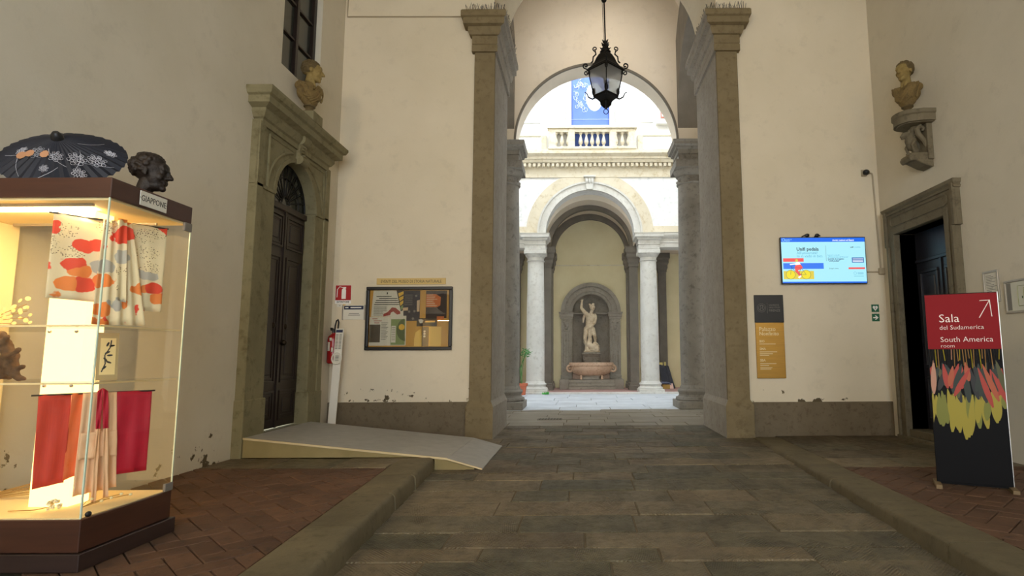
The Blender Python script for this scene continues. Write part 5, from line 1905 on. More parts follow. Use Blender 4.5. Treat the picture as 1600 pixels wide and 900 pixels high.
for (r_, a) in ((.17, 4.9), (.24, 5.55), (.20, 5.4)):
    pts = [on_par(r_ + .03 * math.cos(t), a + .16 * math.sin(t), .005) for t in [2 * PI * j / 8 for j in range(8)]]
    q = [tuple(Vector(p) + N * .0012) for p in pts]
    MB().add([tuple(p) for p in pts] + q, [tuple(range(8)), tuple(range(15, 7, -1))] + [(i, (i + 1) % 8, 8 + (i + 1) % 8, 8 + i) for i in range(8)]).build('painted_bird', 'parasol_gold', e)

# ================================================================== SCULPTURE
mottled('bronze_dark', lin(30, 23, 18), lin(42, 32, 24), 10, 0.5, 0.5, 60, kind='World', c3=lin(20, 15, 12))
mottled('bust_ochre', lin(128, 108, 62), lin(146, 124, 74), 7, 0.75, 0.35, 50, c3=lin(112, 92, 50))
mottled('bust_ochre_dark', lin(104, 85, 50), lin(124, 102, 60), 9, 0.8, 0.35, 50, c3=lin(66, 52, 30))
mottled('bust_hair', lin(84, 70, 44), lin(102, 86, 54), 9, 0.8, 0.5, 50, c3=lin(72, 58, 36))
mottled('marble_warm', lin(226, 206, 172), lin(238, 222, 194), 3, 0.5, 0.1, 40, c3=lin(196, 166, 124))
mottled('marble_pink', lin(206, 172, 142), lin(222, 194, 166), 3, 0.5, 0.15, 40, c3=lin(176, 136, 108))


def head_parts(neck=-.80):
    p = [('e', (-.06, 0, .14), (.40, .315, .36)), ('e', (.11, 0, -.06), (.255, .245, .37)), ('e', (.12, 0, -.33), (.20, .185, .14)),
         ('e', (.275, 0, -.40), (.085, .095, .085)), ('c', (.335, -.15, .075), (.335, .15, .075), .05, .05), ('e', (.30, 0, .16), (.09, .20, .12)),
         ('c', (.375, 0, .06), (.47, 0, -.125), .032, .055), ('e', (.405, .045, -.135), .038), ('e', (.405, -.045, -.135), .038),
         ('e', (.235, .155, -.12), (.10, .08, .11)), ('e', (.235, -.155, -.12), (.10, .08, .11)),
         ('c', (.355, -.075, -.235), (.355, .075, -.235), .026, .026), ('c', (.345, -.065, -.285), (.345, .065, -.285), .03, .03),
         ('e', (.31, .105, .0), (.05, .06, .04)), ('e', (.31, -.105, .0), (.05, .06, .04)), ('e', (.30, 0, -.22), (.07, .14, .07)),
         ('c', (-.06, 0, -.25), (-.13, 0, neck), .205, .225 if neck < -.7 else .19)]
    for s in (-1, 1):
        p += [('e', (-.03, s * .305, -.01), (.075, .035, .125)), ('e', (.0, s * .315, -.09), (.04, .03, .05)), ('c', (-.02, s * .15, -.3), (.14, s * .07, -.72) if neck < -.7 else (.0, s * .12, -.4), .05, .06)]
    return p


def hair_parts(seed, front=.30, n=150, r0=.05, low=-.18):
    rr_ = random.Random(seed)
    p = [('e', (-.085, 0, .165), (.395, .335, .365))]
    while len(p) < n:
        th, ph = rr_.uniform(0, 2 * PI), math.acos(rr_.uniform(-.7, 1))
        u = Vector((math.sin(ph) * math.cos(th), math.sin(ph) * math.sin(th), math.cos(ph)))
        q = Vector((-.085, 0, .165)) + Vector((u.x * .40, u.y * .335, u.z * .365))
        if q.x > .10 and q.z < .30 and abs(q.y) < .27:
            continue
        if q.x > .0 and q.z < .08:
            continue
        if q.z < low:
            continue
        p.append(('e', tuple(q), (rr_.uniform(.8, 1.3) * r0, rr_.uniform(.8, 1.3) * r0, rr_.uniform(.7, 1.1) * r0)))
    return p


def torso_parts():
    p = [('e', (-.13, 0, -1.25), (.33, .58, .50)), ('c', (-.10, -.48, -1.0), (-.10, .48, -1.0), .22, .22), ('e', (.0, 0, -1.62), (.27, .40, .38)), ('c', (-.12, 0, -.70), (-.10, 0, -1.0), .23, .32),
         ('c', (0, 0, -1.8), (0, 0, -2.02), .2, .16)]
    return p


def chest_x(y, z):
    q = 1 - (y / .66) ** 2 - ((z + 1.28) / .66) ** 2
    return -.05 + .37 * math.sqrt(max(q, .02))


def fold(pts, r_):
    p = [(chest_x(y, z) + .02, y, z) for (y, z) in pts]
    return [('c', p[i], p[i + 1], r_ * (.8 + .2 * math.sin(i * 1.7)), r_ * (.8 + .2 * math.sin((i + 1) * 1.7))) for i in range(len(p) - 1)]


def drape_parts():
    """toga folds: bunched over one shoulder, sweeping down across the chest"""
    p = []
    for k in range(5):
        t = k / 4
        y0, z0 = .56 - .30 * t, -.84 - .02 * t
        y1, z1 = -.05 - .38 * t, -1.80 + .26 * t
        pts = []
        for i in range(9):
            u = i / 8
            pts.append((y0 + (y1 - y0) * u ** 1.15, z0 + (z1 - z0) * u - .16 * math.sin(PI * u) * (1 - .4 * t)))
        p += fold(pts, .066)
    for k in range(3):
        t = k / 2
        pts = [(-.62 + .16 * t + (.24 + .1 * t) * u, -.86 - .03 * t - (.62 + .1 * t) * u ** .9) for u in [i / 6 for i in range(7)]]
        p += fold(pts, .058)
    for k in range(2):
        y = .64 - .17 * k
        pts = [(y - .14 * u, -.98 - .6 * u) for u in [i / 5 for i in range(6)]]
        p += fold(pts, .055)
    p += [('c', (.22, .05, -.98), (.27, .02, -1.06), .07, .06)]
    p += [('e', (-.14, .0, -1.30), (.32, .60, .48)), ('e', (-.05, 0, -1.62), (.25, .42, .32)), ('e', (-.15, .50, -1.02), (.2, .22, .22)), ('e', (-.15, -.50, -1.02), (.2, .20, .22))]
    return p


def mtx(loc, yaw, scale, roll=0.0, pitch=0.0):
    return Matrix.Translation(loc) @ Matrix.Rotation(yaw, 4, 'Z') @ Matrix.Rotation(pitch, 4, 'Y') @ Matrix.Rotation(roll, 4, 'X') @ Matrix.Scale(scale, 4)


# turn of the head alone about the neck
def blob_obj(name, parts, vox, mt, mat, parent, sm=3):
    me = blob(parts, vox, sm)
    me.transform(mt)
    return link_mesh(name, me, mat, parent, True, angle=None)


# --- dark bronze head on the showcase
e = empty('bronze_head', (-3.335, 4.36, 2.72), 'dark bronze head of a man looking along the wall on top of the showcase', 'sculpture')
m = mtx((-3.345, 4.36, 2.925), .25, .30)
blob_obj('head', head_parts(-.44), .022, m, 'bronze_dark', e)
blob_obj('hair', hair_parts(3, n=190, r0=.045, low=-.12), .024, m, 'bronze_dark', e, 1)
MB(m).lathe([(.26, -.685), (.26, -.62), (.22, -.56)], (-.12, 0, 0), 20).build('neck_base', 'bronze_dark', e, smooth=True)

# --- bust on the door cornice
def bust(name, loc, yaw, head_yaw, sc, label, parent_mat, hair_mat):
    e_ = empty(name, loc, label, 'sculpture', 'ochre busts')
    m_ = mtx((loc[0], loc[1], loc[2] + 2.36 * sc), yaw, sc)
    hm = m_ @ Matrix.Translation((-.12, 0, -.8)) @ Matrix.Rotation(head_yaw, 4, 'Z') @ Matrix.Scale(1.1, 4) @ Matrix.Translation((.12, 0, .62))
    blob_obj('head', head_parts(), .024, hm, 'bust_ochre', e_)
    blob_obj('hair', hair_parts(5, n=170, r0=.04, low=-.1), .026, hm, hair_mat, e_, 2)
    blob_obj('torso', torso_parts(), .03, m_, 'bust_ochre_dark', e_)
    blob_obj('drapery', drape_parts(), .018, m_, 'bust_ochre_dark', e_, 1)
    MB(m_).lathe([(.30, -2.36), (.32, -2.33), (.30, -2.26), (.20, -2.20), (.17, -2.10), (.20, -2.02), (.27, -1.98), (.27, -1.92)], (0, 0, 0), 28).build('socle', parent_mat, e_, smooth=True)
    return e_


bust('portrait_bust', (-4.42, 9.02, 5.425), -.55, .85, .335, 'ochre bust of a draped man on the cornice of the left doorway', 'bust_hair', 'bust_hair')
MB(LW).box(8.86, 9.18, -.38, -.10, 5.27, 5.428).build('bust_block', 'stone_portal', label='low stone block between door cornice and ochre bust', cat='stone block')

# --- bust on the carved bracket of the right wall
bust('portrait_bust', (5.44, 9.15, 5.425), PI + .75, -.25, .335, 'ochre bust of a draped man on the carved bracket of the right wall', 'bust_hair', 'bust_hair')
e = empty('wall_bracket', (XR, 9.15, 4.55), 'carved stone wall bracket with beast figure under the bust on the right wall', 'bracket')
RB = wall_frame('right', XR) @ Matrix.Translation((-9.15, 0, 0))
semi = [(.25 * math.cos(PI + PI * i / 14), -.27 + .23 * math.sin(PI + PI * i / 14)) for i in range(15)]
pth = [(-.28, 0), (-.28, -.20), (-.25, -.27)] + semi[1:-1] + [(.25, -.27), (.28, -.20), (.28, 0)]
MB(RB).mould(pth, [(-.24, 5.22), (-.05, 5.22), (-.03, 5.25), (-.01, 5.30), (.0, 5.34), (.025, 5.36), (.025, 5.42), (-.24, 5.42)]).build('shelf_moulding', 'stone_casing', e, smooth=True)
MB(RB).prism(pth, 5.23, 5.421, 'z').build('shelf_slab', 'stone_casing', e)
MB(RB).box(-.17, .17, -.09, 0, 4.62, 5.24).build('back_plate', 'stone_casing', e, bevel=.01)
MB(RB).prism([(0, 4.50), (-.12, 4.53), (-.30, 4.62), (-.36, 4.60), (-.40, 4.66), (-.36, 4.73), (-.12, 4.75), (0, 4.75)], -.14, .14, 'x').build('foot_plate', 'stone_casing', e, bevel=.012)
parts = [('c', (0, -.10, 5.19), (0, -.20, 5.18), .055, .06), ('c', (0, -.20, 5.18), (0, -.27, 5.10), .06, .05), ('e', (0, -.34, 5.075), (.055, .075, .055)), ('e', (0, -.40, 5.05), (.035, .04, .03)), ('c', (0, -.37, 5.03), (0, -.41, 5.01), .018, .016),
         ('e', (.045, -.31, 5.125), (.018, .022, .035)), ('e', (-.045, -.31, 5.125), (.018, .022, .035)), ('c', (0, -.26, 5.08), (0, -.28, 4.98), .055, .075), ('c', (0, -.28, 4.98), (0, -.25, 4.88), .08, .075),
         ('c', (0, -.25, 4.88), (0, -.19, 4.80), .065, .045), ('c', (0, -.19, 4.80), (0, -.25, 4.745), .042, .04), ('e', (0, -.30, 4.745), (.05, .06, .03)),
         ('c', (.07, -.24, 4.98), (.09, -.30, 4.88), .03, .025), ('c', (-.07, -.24, 4.98), (-.09, -.30, 4.88), .03, .025), ('c', (.09, -.30, 4.88), (.08, -.27, 4.78), .025, .02), ('c', (-.09, -.30, 4.88), (-.08, -.27, 4.78), .025, .02)]
for s_ in (-1, 1):
    MB(RB).tube([(s_ * .09, -.05, 4.80), (s_ * .09, -.10, 4.95), (s_ * .09, -.19, 5.06), (s_ * .09, -.21, 5.15), (s_ * .09, -.15, 5.20), (s_ * .09, -.10, 5.16), (s_ * .09, -.12, 5.11)], [.03, .04, .045, .042, .038, .03, .02], 8).build('wing_scroll', 'stone_casing', e, smooth=True)
blob_obj('beast', parts, .010, RB, 'stone_casing', e, 2)

mottled('stone_niche', lin(150, 142, 128), lin(166, 158, 144), 2, 0.8, 0.3, 40, c3=lin(128, 120, 108))
# ================================================================== NICHE, FOUNTAIN AND STATUE
NX, NY, NR, NZ = .46, BY0, .86, 3.42
e = empty('fountain_niche', (NX, NY - .1, .05), 'grey stone arched wall niche with fluted pilasters and steps in the far loggia', 'niche')
# recessed shell: half cylinder and quarter dome
vs, fs = [], []
nz, na = 16, 20
for j in range(nz + 1):
    for i in range(na + 1):
        a = PI * i / na
        if j <= 6:
            r_, z = NR, .4 + (NZ - .4) * j / 6
        else:
            t = (j - 6) / (nz - 6) * PI / 2
            r_, z = NR * math.cos(t), NZ + NR * math.sin(t)
        vs.append((NX + r_ * math.cos(a), NY + .02 + .62 * r_ / NR * math.sin(a) * 1.0, z))
fs = [(j * (na + 1) + i, j * (na + 1) + i + 1, (j + 1) * (na + 1) + i + 1, (j + 1) * (na + 1) + i) for j in range(nz) for i in range(na)]
o = MB().add(vs, fs).build('niche_shell', 'stone_niche', e, smooth=True, angle=None)
o.modifiers.new('thickness', 'SOLIDIFY').thickness = .03
for (r0, r1, d) in ((.85, .97, .10), (.97, 1.12, .16), (1.12, 1.20, .12), (1.20, 1.36, .20)):
    MB().arch(NX, NZ, r0, r1, NY - d, NY, n=36).build('arch_ring', 'stone_niche', e)
for s in (-1, 1):
    a, c = sorted((NX + s * .86, NX + s * 1.34))
    p = MB().box(a, c, NY - .14, NY, .45, 3.14).build('pilaster', 'stone_niche', e, bevel=.006)
    for k in range(3):
        xx = a + .12 + k * .12
        MB().tube([(xx, NY - .142, .8), (xx, NY - .142, 2.5)], .025, 6).build('flute', 'stone_niche', p)
    MB().mould([(a, NY), (a, NY - .14), (c, NY - .14), (c, NY)], [(0, 3.12), (.04, 3.14), (.04, 3.2), (.07, 3.24), (.07, 3.36), (.10, 3.4), (.10, 3.44), (0, 3.44)]).build('capital', 'stone_niche', p)
    MB().box(a + .06, c - .06, NY - .17, NY - .13, 2.58, 3.10).build('mask_panel', 'stone_niche', p, bevel=.01)
    blob_obj('mask', [('e', (0, 0, 0), (.10, .06, .14)), ('e', (0, -.05, -.02), (.025, .03, .05)), ('c', (-.12, 0, .1), (.12, 0, .1), .04, .04), ('e', (0, -.01, -.16), (.08, .05, .08)), ('e', (.04, -.05, .03), .02), ('e', (-.04, -.05, .03), .02)],
             .012, Matrix.Translation(((a + c) / 2, NY - .18, 2.88)), 'stone_niche', p, 1)
    MB().box(a - .02, c + .02, NY - .18, NY, .45, .62).build('pilaster_base', 'stone_niche', p, bevel=.01)
    a, c = sorted((NX + s * .98, NX + s * 1.38))
    MB().box(a, c, 24.95, NY, .05, .46).build('end_block', 'stone_niche', e, bevel=.012)
for k in range(3):
    MB().box(NX - .98, NX + .98, 24.82 + k * .09, NY, .05 + k * .135, .05 + (k + 1) * .135 - .008).build('step', 'stone_niche', e, bevel=.008)
for s in (-1, 1):
    MB().tube([(NX + s * .40, NY + .50, .5), (NX + s * .40, NY + .50, 2.2)] + [(NX + s * .20 + s * .20 * math.cos(t), NY + .54, 2.2 + .2 * math.sin(t)) for t in [PI / 2 * i / 5 for i in range(6)]], .02, 5).build('panel_rib', 'stone_niche', e)
MB().box(NX - .84, NX + .84, NY + .05, NY + .45, 3.36, 3.42).build('impost_band', 'stone_niche', e)

# basin
e = empty('fountain_basin', (NX, 25.37, .46), 'long pink marble basin with curled ends on paw feet below the statue', 'basin')
prof = [(.30, .60), (.55, .62), (.75, .70), (.88, .83), (.93, .95), (.90, 1.02), (.97, 1.05), (.98, 1.14), (.95, 1.18), (.88, 1.18), (.86, 1.08), (.70, .98), (.3, .95)]
MB().lathe(prof, (NX, 25.37, 0), 72, 1.0, .41, wob=lambda a, z: 1 + (.018 * math.cos(a * 30) if z < 1.0 else 0)).build('bowl', 'marble_pink', e, smooth=True)
MB().lathe([(.25, .45), (.34, .47), (.30, .55), (.35, .62)], (NX, 25.37, 0), 30, 1.4, .8).build('stand', 'stone_niche', e, smooth=True)
for s in (-1, 1):
    MB().tube(spiral((NX + s * .93, 25.30, .90), .16, .03, PI / 2, -1.3 * s, 22, (1, 0, 0), (0, 0, 1)), [.05 - .0012 * i for i in range(23)], 8).build('scroll_end', 'marble_pink', e, smooth=True)
    blob_obj('paw_foot', [('c', (0, 0, .14), (0, -.02, .04), .05, .045), ('e', (0, -.06, .03), (.06, .07, .035))], .012, Matrix.Translation((NX + s * .45, 25.18, .455)), 'marble_pink', e, 1)

# statue pedestal
e = empty('statue_pedestal', (NX, 25.98, .46), 'grey console pedestal with scrolls carrying the statue', 'pedestal')
MB().box(NX - .28, NX + .28, 25.85, 26.25, .46, 1.50).build('block', 'stone_niche', e, bevel=.01)
MB().mould([(NX - .30, 25.80), (NX + .30, 25.80), (NX + .30, 26.26), (NX - .30, 26.26)], [(0, 1.42), (.03, 1.45), (.09, 1.52), (.12, 1.55), (.12, 1.61), (0, 1.63)], closed=True).box(NX - .3, NX + .3, 25.80, 26.26, 1.42, 1.63).build('cap', 'stone_niche', e)
for s in (-1, 1):
    MB().tube(spiral((NX + s * .30, 25.82, 1.36), .09, .02, PI / 2, 1.4 * s, 18, (1, 0, 0), (0, 0, 1)), .028, 6).build('scroll', 'stone_niche', e, smooth=True)
    MB().tube(spiral((NX + s * .27, 25.82, 1.16), .06, .015, -PI / 2, 1.3 * s, 14, (1, 0, 0), (0, 0, 1)), .022, 6).build('scroll', 'stone_niche', e, smooth=True)

# statue: nude helmeted youth, one arm raised, one foot on a crouching beast
def S(zx, zy, d=0.0):
    """statue sketch units -> metres in the niche (x, depth towards the viewer, height)"""
    return (NX - .02 + (zx - 298) * .00615, 26.02 - d, 1.63 + (565 - zy) * .00620)


SP = [('e', S(314, 245), (.105, .12, .135)), ('e', S(314, 256, .10), (.03, .04, .035)), ('c', S(309, 265), S(302, 290), .075, .085), ('e', S(300, 310), (.23, .15, .17)), ('e', S(286, 318, .08), (.10, .07, .08)), ('e', S(312, 320, .08), (.10, .07, .08)),
      ('c', S(296, 320), S(286, 362), .19, .155), ('c', S(286, 362), S(288, 392), .155, .175), ('e', S(288, 392), (.20, .15, .13)),
      ('c', S(272, 288), S(262, 282), .10, .095), ('c', S(262, 282), S(232, 244, .05), .092, .068), ('c', S(232, 244, .05), S(236, 200, .10), .066, .045), ('e', S(237, 192, .12), (.05, .045, .07)),
      ('c', S(330, 300), S(334, 320), .10, .09), ('c', S(334, 320), S(330, 352, .03), .085, .068), ('c', S(330, 352, .03), S(303, 384, .17), .066, .045), ('e', S(297, 390, .18), (.06, .05, .05)),
      ('c', S(268, 398), S(258, 462, .05), .135, .085), ('e', S(258, 466, .08), .085), ('c', S(258, 466, .05), S(266, 520, .0), .085, .055), ('e', S(258, 490, -.02), (.08, .08, .12)), ('c', S(266, 525), S(262, 552, .06), .055, .05), ('e', S(262, 556, .10), (.055, .12, .04)),
      ('c', S(312, 398), S(326, 440, .16), .13, .085), ('e', S(327, 443, .19), .085), ('c', S(327, 443, .16), S(334, 488, .06), .082, .052), ('e', S(333, 462, .08), (.075, .07, .10)), ('e', S(343, 503, .14), (.085, .09, .04), Matrix.Rotation(.5, 3, 'Y')),
      ('c', S(228, 190, .12), S(246, 184, .14), .02, .02)]
e = empty('marble_statue', (NX, 26.0, 1.63), 'pale marble statue of a helmeted nude youth with raised arm in the niche', 'statue')
blob_obj('body', SP, .016, Matrix(), 'marble_warm', e, 3)
HP = [('e', S(312, 236, -.01), (.125, .135, .105)), ('c', S(300, 230), S(288, 214, .02), .04, .02), ('c', S(322, 228), S(326, 212, .02), .04, .02), ('e', S(296, 218), (.06, .03, .04)), ('e', S(318, 214), (.05, .03, .035)), ('e', S(324, 240, .08), (.07, .06, .02))]
blob_obj('helmet', HP, .012, Matrix(), 'marble_warm', e, 2)
CP = [('c', S(262, 285, -.1), S(248, 318, -.12), .07, .07), ('c', S(248, 318, -.12), S(246, 345, -.12), .07, .04), ('c', S(296, 388, .12), S(290, 430, .14), .06, .07), ('c', S(290, 430, .14), S(294, 470, .12), .075, .08), ('c', S(306, 392, .1), S(304, 440, .12), .04, .05)]
blob_obj('cloak', CP, .014, Matrix(), 'marble_warm', e, 2)
BP = [('c', S(294, 470, .1), S(288, 500, .1), .10, .12), ('e', S(286, 512, .1), (.16, .15, .13)), ('c', S(276, 520, .1), S(272, 545, .12), .09, .07), ('e', S(316, 525, .1), (.22, .18, .14)), ('e', S(340, 538, .14), (.16, .15, .12)), ('e', S(352, 545, .2), (.07, .08, .07)),
      ('c', S(300, 545, .15), S(345, 552, .2), .08, .07), ('e', S(350, 520, .12), (.08, .09, .07)), ('c', S(326, 500, .1), S(345, 515, .12), .07, .07), ('e', S(330, 552, .05), (.22, .2, .08)), ('e', S(280, 555, .05), (.16, .2, .06))]
blob_obj('beast', BP, .016, Matrix(), 'marble_warm', e, 2)
MB().prism([(NX - .33, 25.82), (NX + .40, 25.82), (NX + .36, 26.24), (NX - .30, 26.24)], 1.632, 1.70, 'z').build('base_slab', 'marble_warm', e, bevel=.015)

# ================================================================== HANGING LANTERN
LX, LY = .555, 11.6
e = empty('hanging_lantern', (LX, LY, 6.53), 'black wrought iron lantern with scrolls hanging in the great arch', 'lantern')
MB().tube([(LX - .04, LY, 10.36), (LX - .02, LY, 9.2), (LX, LY, 8.16)], .016, 8).build('rod', 'iron_black', e)
MB().tube([(LX - .07, LY, 10.36), (LX - .06, LY, 9.2), (LX - .035, LY, 8.16)], .005, 5).build('wire', 'iron_black', e)
MB().lathe([(.05, 0), (.06, .03), (.02, .06)], (LX - .02, LY, 9.06), 10).build('rod_collar', 'iron_black', e)


def sq_ring(hw, z):
    return [(LX + hw * 1.30 * math.cos(PI / 2 * k), LY + hw * 1.30 * math.sin(PI / 2 * k), z) for k in range(4)]


TOPW, BOTW, ZT, ZB = .285, .195, 7.50, 6.93
for k in range(4):
    a, c = sq_ring(TOPW, ZT)[k], sq_ring(BOTW, ZB)[k]
    MB().tube([a, c], .013, 6).build('corner_bar', 'iron_black', e)
    MB().tube([sq_ring(TOPW, ZT)[k], sq_ring(TOPW, ZT)[(k + 1) % 4]], .018, 6).build('top_rail', 'iron_black', e)
    MB().tube([sq_ring(BOTW, ZB)[k], sq_ring(BOTW, ZB)[(k + 1) % 4]], .02, 6).build('bottom_rail', 'iron_black', e)
    q = [sq_ring(TOPW, ZT)[k], sq_ring(TOPW, ZT)[(k + 1) % 4], sq_ring(BOTW, ZB)[(k + 1) % 4], sq_ring(BOTW, ZB)[k]]
    cc = Vector((LX, LY, 7.2))
    q2 = [tuple(cc + (Vector(p) - cc) * .985) for p in q]
    MB().hexa([q[3], q[2], q2[2], q2[3], q[0], q[1], q2[1], q2[0]]).build('glass_pane', 'glass_lantern', e)
# swept roof
vs, fs = [], []
lev = [(.30, 7.50), (.29, 7.545), (.235, 7.60), (.185, 7.68), (.15, 7.78), (.11, 7.86), (.075, 7.90)]
for (hw, z) in lev:
    vs += sq_ring(hw, z)
for i in range(len(lev) - 1):
    fs += [(i * 4 + k, i * 4 + (k + 1) % 4, i * 4 + 4 + (k + 1) % 4, i * 4 + 4 + k) for k in range(4)]
fs.append(tuple(range((len(lev) - 1) * 4, len(lev) * 4)))
fs.append((3, 2, 1, 0))
MB().add(vs, fs).build('roof', 'iron_black', e)
MB().lathe([(.10, 7.88), (.12, 7.91), (.07, 7.95), (.085, 7.98), (.05, 8.02), (.06, 8.06), (.025, 8.12), (.02, 8.17)], (LX, LY, 0), 12).build('crown', 'iron_black', e, smooth=True)
for tier, (z, rr_, n) in enumerate(((7.95, .10, 6), (8.04, .075, 6), (8.12, .05, 5))):
    for k in range(n):
        a = 2 * PI * k / n + tier * .4
        d_ = Vector((math.cos(a), math.sin(a), 0))
        c = Vector((LX, LY, z))
        MB().tube([c + d_ * .03, c + d_ * rr_ * .8 + Vector((0, 0, .03)), c + d_ * (rr_ + .02) + Vector((0, 0, .065))], [.025, .02, .003], 5).build('crown_leaf', 'iron_black', e)
for k in range(4):
    a = PI / 2 * k
    d_ = Vector((math.cos(a), math.sin(a), 0))
    up = Vector((0, 0, 1))
    base = Vector((LX, LY, 0)) + d_ * (.30 * 1.30)
    # eave scrolls, one curling up and one curling down
    p = spiral(tuple(base + up * 7.60 + d_ * .03), .065, .015, -PI / 2, 1.15, 16, tuple(d_), (0, 0, 1))
    MB().tube([base + up * 7.50 - d_ * .03] + p, .015, 6).build('eave_scroll', 'iron_black', e, smooth=True)
    p = spiral(tuple(base + up * 7.43 + d_ * .015), .05, .012, PI / 2, -1.1, 14, tuple(d_), (0, 0, 1))
    MB().tube([base + up * 7.51 - d_ * .03] + p + [], .013, 6).build('eave_scroll', 'iron_black', e, smooth=True)
    # S scrolls on the roof ridges
    b2 = Vector((LX, LY, 0)) + d_ * .22
    MB().tube(spiral(tuple(b2 + up * 7.98), .055, .015, -PI / 2 - .3, 1.2, 14, tuple(d_), (0, 0, 1)), .013, 6).build('ridge_scroll', 'iron_black', e, smooth=True)
    MB().tube([b2 + up * 7.93, b2 + up * 7.86 - d_ * .02, b2 + up * 7.80 + d_ * .04, b2 + up * 7.70 + d_ * .05, b2 + up * 7.66 + d_ * .09], .016, 6).build('ridge_scroll', 'iron_black', e, smooth=True)
    # lower whips
    b3 = Vector((LX, LY, 0)) + d_ * (BOTW * 1.30)
    MB().tube([b3 + up * 6.91 - d_ * .06, b3 + up * 6.86 + d_ * .03, b3 + up * 6.90 + d_ * .11, b3 + up * 6.99 + d_ * .15, b3 + up * 7.01 + d_ * .19], [.02, .018, .014, .010, .012], 6).build('lower_whip', 'iron_black', e, smooth=True)
    # leaf drops on the corner bars
    MB().ball(tuple(base * 1.0 + up * 7.46 - d_ * .05), (.035, .035, .08), 8, 6).build('leaf_drop', 'iron_black', e, smooth=True)
    MB().ball(tuple(b3 + up * 7.02 + d_ * .0), (.04, .04, .09), 8, 6).build('leaf_drop', 'iron_black', e, smooth=True)
vs, fs = [], []
lev = [(.21, 6.93), (.20, 6.90), (.13, 6.84), (.10, 6.80)]
for (hw, z) in lev:
    vs += sq_ring(hw, z)
for i in range(len(lev) - 1):
    fs += [(i * 4 + k, i * 4 + (k + 1) % 4, i * 4 + 4 + (k + 1) % 4, i * 4 + 4 + k) for k in range(4)]
fs += [(0, 1, 2, 3), tuple(range(12, 16))]
MB().add(vs, fs).build('bottom_pan', 'iron_black', e)
for k in range(6):
    a = 2 * PI * k / 6
    d_ = Vector((math.cos(a), math.sin(a), 0))
    c = Vector((LX, LY, 6.80))
    MB().tube([c + d_ * .10, c + d_ * .09 - Vector((0, 0, .06)), c + d_ * .05 - Vector((0, 0, .13))], [.025, .03, .005], 5).build('bottom_leaf', 'iron_black', e)
MB().lathe([(.08, 6.80), (.05, 6.74), (.02, 6.68), (.018, 6.64)], (LX, LY, 0), 10).build('finial', 'iron_black', e, smooth=True)
MB().tube(spiral((LX, LY, 6.585), .048, .048, PI / 2, 1.0, 20, (1, 0, 0), (0, 0, 1.15)), .009, 6).build('ring', 'iron_black', e, smooth=True)
MB().tube(spiral((LX, LY, 7.16), .13, .13, 0, 1.0, 20, (1, 0, 0), (0, 1, 0)), .007, 5).build('lamp_holder_ring', 'iron_black', e)
MB().tube([(LX, LY, 7.85), (LX, LY, 7.2)], .010, 6).build('lamp_stem', 'iron_black', e)

# ================================================================== COURTYARD BITS
plain('terracotta_pot', lin(206, 116, 84), 0.8)
plain('leaf_green', lin(92, 150, 84), 0.6)
plain('leaf_weed', lin(70, 170, 70), 0.6)
e = empty('potted_plant', (-2.27, 22.35, 0), 'terracotta pot with a sparse leafy plant by the far arcade column', 'potted plant')
c = (-2.27, 22.35, 0)
MB().lathe([(.14, 0), (.19, .34), (.23, .35), (.24, .44), (.22, .44), (.19, .38), (.0, .36)], c, 24).build('pot', 'terracotta_pot', e, smooth=True)
rr = random.Random(6)
tips = []
for k in range(5):
    p1 = Vector((c[0] + rr.uniform(-.05, .22), c[1] + rr.uniform(-.1, .1), rr.uniform(1.45, 1.72)))
    MB().tube([Vector((c[0] + rr.uniform(-.05, .05), c[1], .36)), Vector((c[0] + rr.uniform(-.08, .05), c[1], 1.0)), p1], .009, 5).build('stem', 'leaf_green', e)
    tips.append(p1)


def leaf(p, d_, ln, w_, mat, parent, name='leaf'):
    p, d_ = Vector(p), Vector(d_).normalized()
    s = d_.cross(Vector((0, 0, 1))).normalized() * w_
    up = s.cross(d_).normalized() * .006
    q = [p, p + d_ * ln * .35 + s, p + d_ * ln, p + d_ * ln * .35 - s]
    vs = [tuple(v + up) for v in q] + [tuple(v - up) for v in q]
    MB().add(vs, [(0, 1, 2, 3), (7, 6, 5, 4), (0, 4, 5, 1), (1, 5, 6, 2), (2, 6, 7, 3), (3, 7, 4, 0)]).build(name, mat, parent)


for p1 in tips:
    for i in range(11):
        leaf(p1 + Vector((rr.uniform(-.12, .16), rr.uniform(-.1, .1), rr.uniform(-.16, .08))), (rr.uniform(-1, 1), rr.uniform(-1, 1), rr.uniform(-.3, .7)), rr.uniform(.08, .15), rr.uniform(.025, .045), 'leaf_green', e)
e = empty('weed_tuft', (-1.36, 22.55, 0), 'small green weed tuft at the foot of the pale column', 'weed')
for i in range(26):
    a = rr.uniform(0, 2 * PI)
    leaf((-1.36 + rr.uniform(-.12, .12), 22.5 + rr.uniform(-.05, .08), .003), (math.cos(a), math.sin(a), rr.uniform(.5, 1.6)), rr.uniform(.08, .17), .028, 'leaf_weed', e)

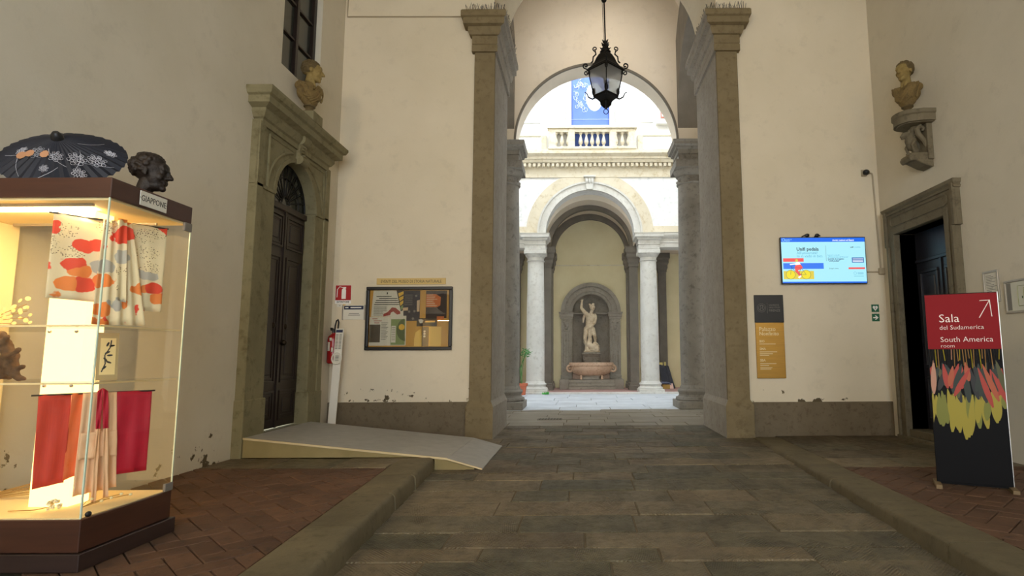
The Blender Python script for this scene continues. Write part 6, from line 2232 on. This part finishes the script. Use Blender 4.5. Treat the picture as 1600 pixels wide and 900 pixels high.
plain('tarp_navy', lin(22, 24, 40), 0.5)
plain('tarp_grey', lin(92, 98, 122), 0.6)
plain('board_yellow', lin(222, 206, 130), 0.7)
plain('box_tan', lin(176, 140, 70), 0.7)
plain('paper_pink', lin(226, 190, 176), 0.7)
e = empty('folded_bundle', (3.75, 25.3, .05), 'dark folded boards and tarpaulin leaning behind the pale column', 'bundle')
for k in range(3):
    x = 3.50 + .10 * k
    MB().hexa([(x, 24.95, .06), (x + .34, 25.0, .06), (x + .36, 25.08, .06), (x + .02, 25.03, .06), (x - .12, 25.25 + .05 * k, 1.08), (x + .12, 25.3 + .05 * k, 1.08 - .03 * k), (x + .14, 25.36 + .05 * k, 1.08 - .03 * k), (x - .10, 25.31 + .05 * k, 1.08)]).build(
        'folded_board', 'tarp_navy', e, bevel=.01)
for (x0, x1, z0, z1) in ((3.42, 3.56, 1.05, 1.17), (3.62, 3.70, 1.03, 1.19)):
    MB().box(x0, x1, 25.27, 25.33, z0, z1).build('board_end', 'board_yellow', e, bevel=.006)
me = blob([('c', (3.46, 24.95, .32), (3.78, 24.97, .28), .05, .05), ('c', (3.78, 24.97, .28), (3.92, 24.95, .12), .05, .05), ('e', (3.6, 24.93, .30), (.16, .06, .06))], .015, 2)
link_mesh('crumpled_sheet', me, 'tarp_grey', e, True, angle=None)
MB().box(3.48, 3.80, 24.88, 25.0, .055, .24).build('carton', 'box_tan', e, bevel=.006)
MB().hexa([(3.80, 24.85, .06), (3.95, 24.87, .06), (3.95, 24.92, .06), (3.80, 24.90, .06), (3.78, 24.93, .26), (3.93, 24.95, .28), (3.93, 25.0, .28), (3.78, 24.98, .26)]).build('paper', 'paper_pink', e)

# ================================================================== ADDED FILL LAMPS (unseen: behind the viewer and behind the great arch)
emis('fill_bulb', (1.0, 0.8, 0.55, 1), 12.0)


def spotlight(x, y, z, target, power, label, size=1.5, arm=None, color=WARM):  # added lamp fixture, brightens the hall and the wall past the arch
    e_ = empty('fill_spotlight', (x, y, z), label, 'lamp', 'added fill lamps')
    d_ = (Vector(target) - Vector((x, y, z))).normalized()
    s = -1 if x < 0 else 1
    wx = XL if x < 0 else XR
    MB().tube([arm or (wx, y, z), (x, y, z)], .02, 8).build('arm', 'black_plastic', e_)
    MB().tube([Vector((x, y, z)) - d_ * .12, Vector((x, y, z)) + d_ * .12], .09, 20, caps=False).build('housing', 'black_plastic', e_).modifiers.new('thickness', 'SOLIDIFY').thickness = .004
    MB().tube([Vector((x, y, z)) - d_ * .11, Vector((x, y, z)) - d_ * .10], .088, 20).build('reflector', 'fill_bulb', e_)
    ld = bpy.data.lights.new('spot', 'SPOT')
    ld.energy = power
    ld.color = color
    ld.spot_size = size
    ld.spot_blend = .9
    ld.shadow_soft_size = .6
    lo = bpy.data.objects.new('fill_light', ld)
    COL.objects.link(lo)
    lo.matrix_basis = Matrix.Translation(Vector((x, y, z)) + d_ * .16) @ (-d_).to_track_quat('Z', 'Y').to_matrix().to_4x4()
    attach(lo, e_)


spotlight(-4.35, -2.0, 5.2, (1.0, 10.5, 4.2), FILL_LEFT_W, 'added black warm fill spotlight on an arm on the left wall')
spotlight(5.42, -2.0, 5.2, (-.4, 10.5, 4.2), FILL_RIGHT_W, 'added black warm fill spotlight on an arm on the right wall')
spotlight(.5, 12.85, 10.95, (.5, 16.3, 9.6), LOGGIA_FILL_W, 'added black fill floodlight hidden over the great arch on the loggia side', 2.4, (.5, 12.6, 10.95), (1.0, .9, .76))  # added flood, out of view, lifts the loggia wall
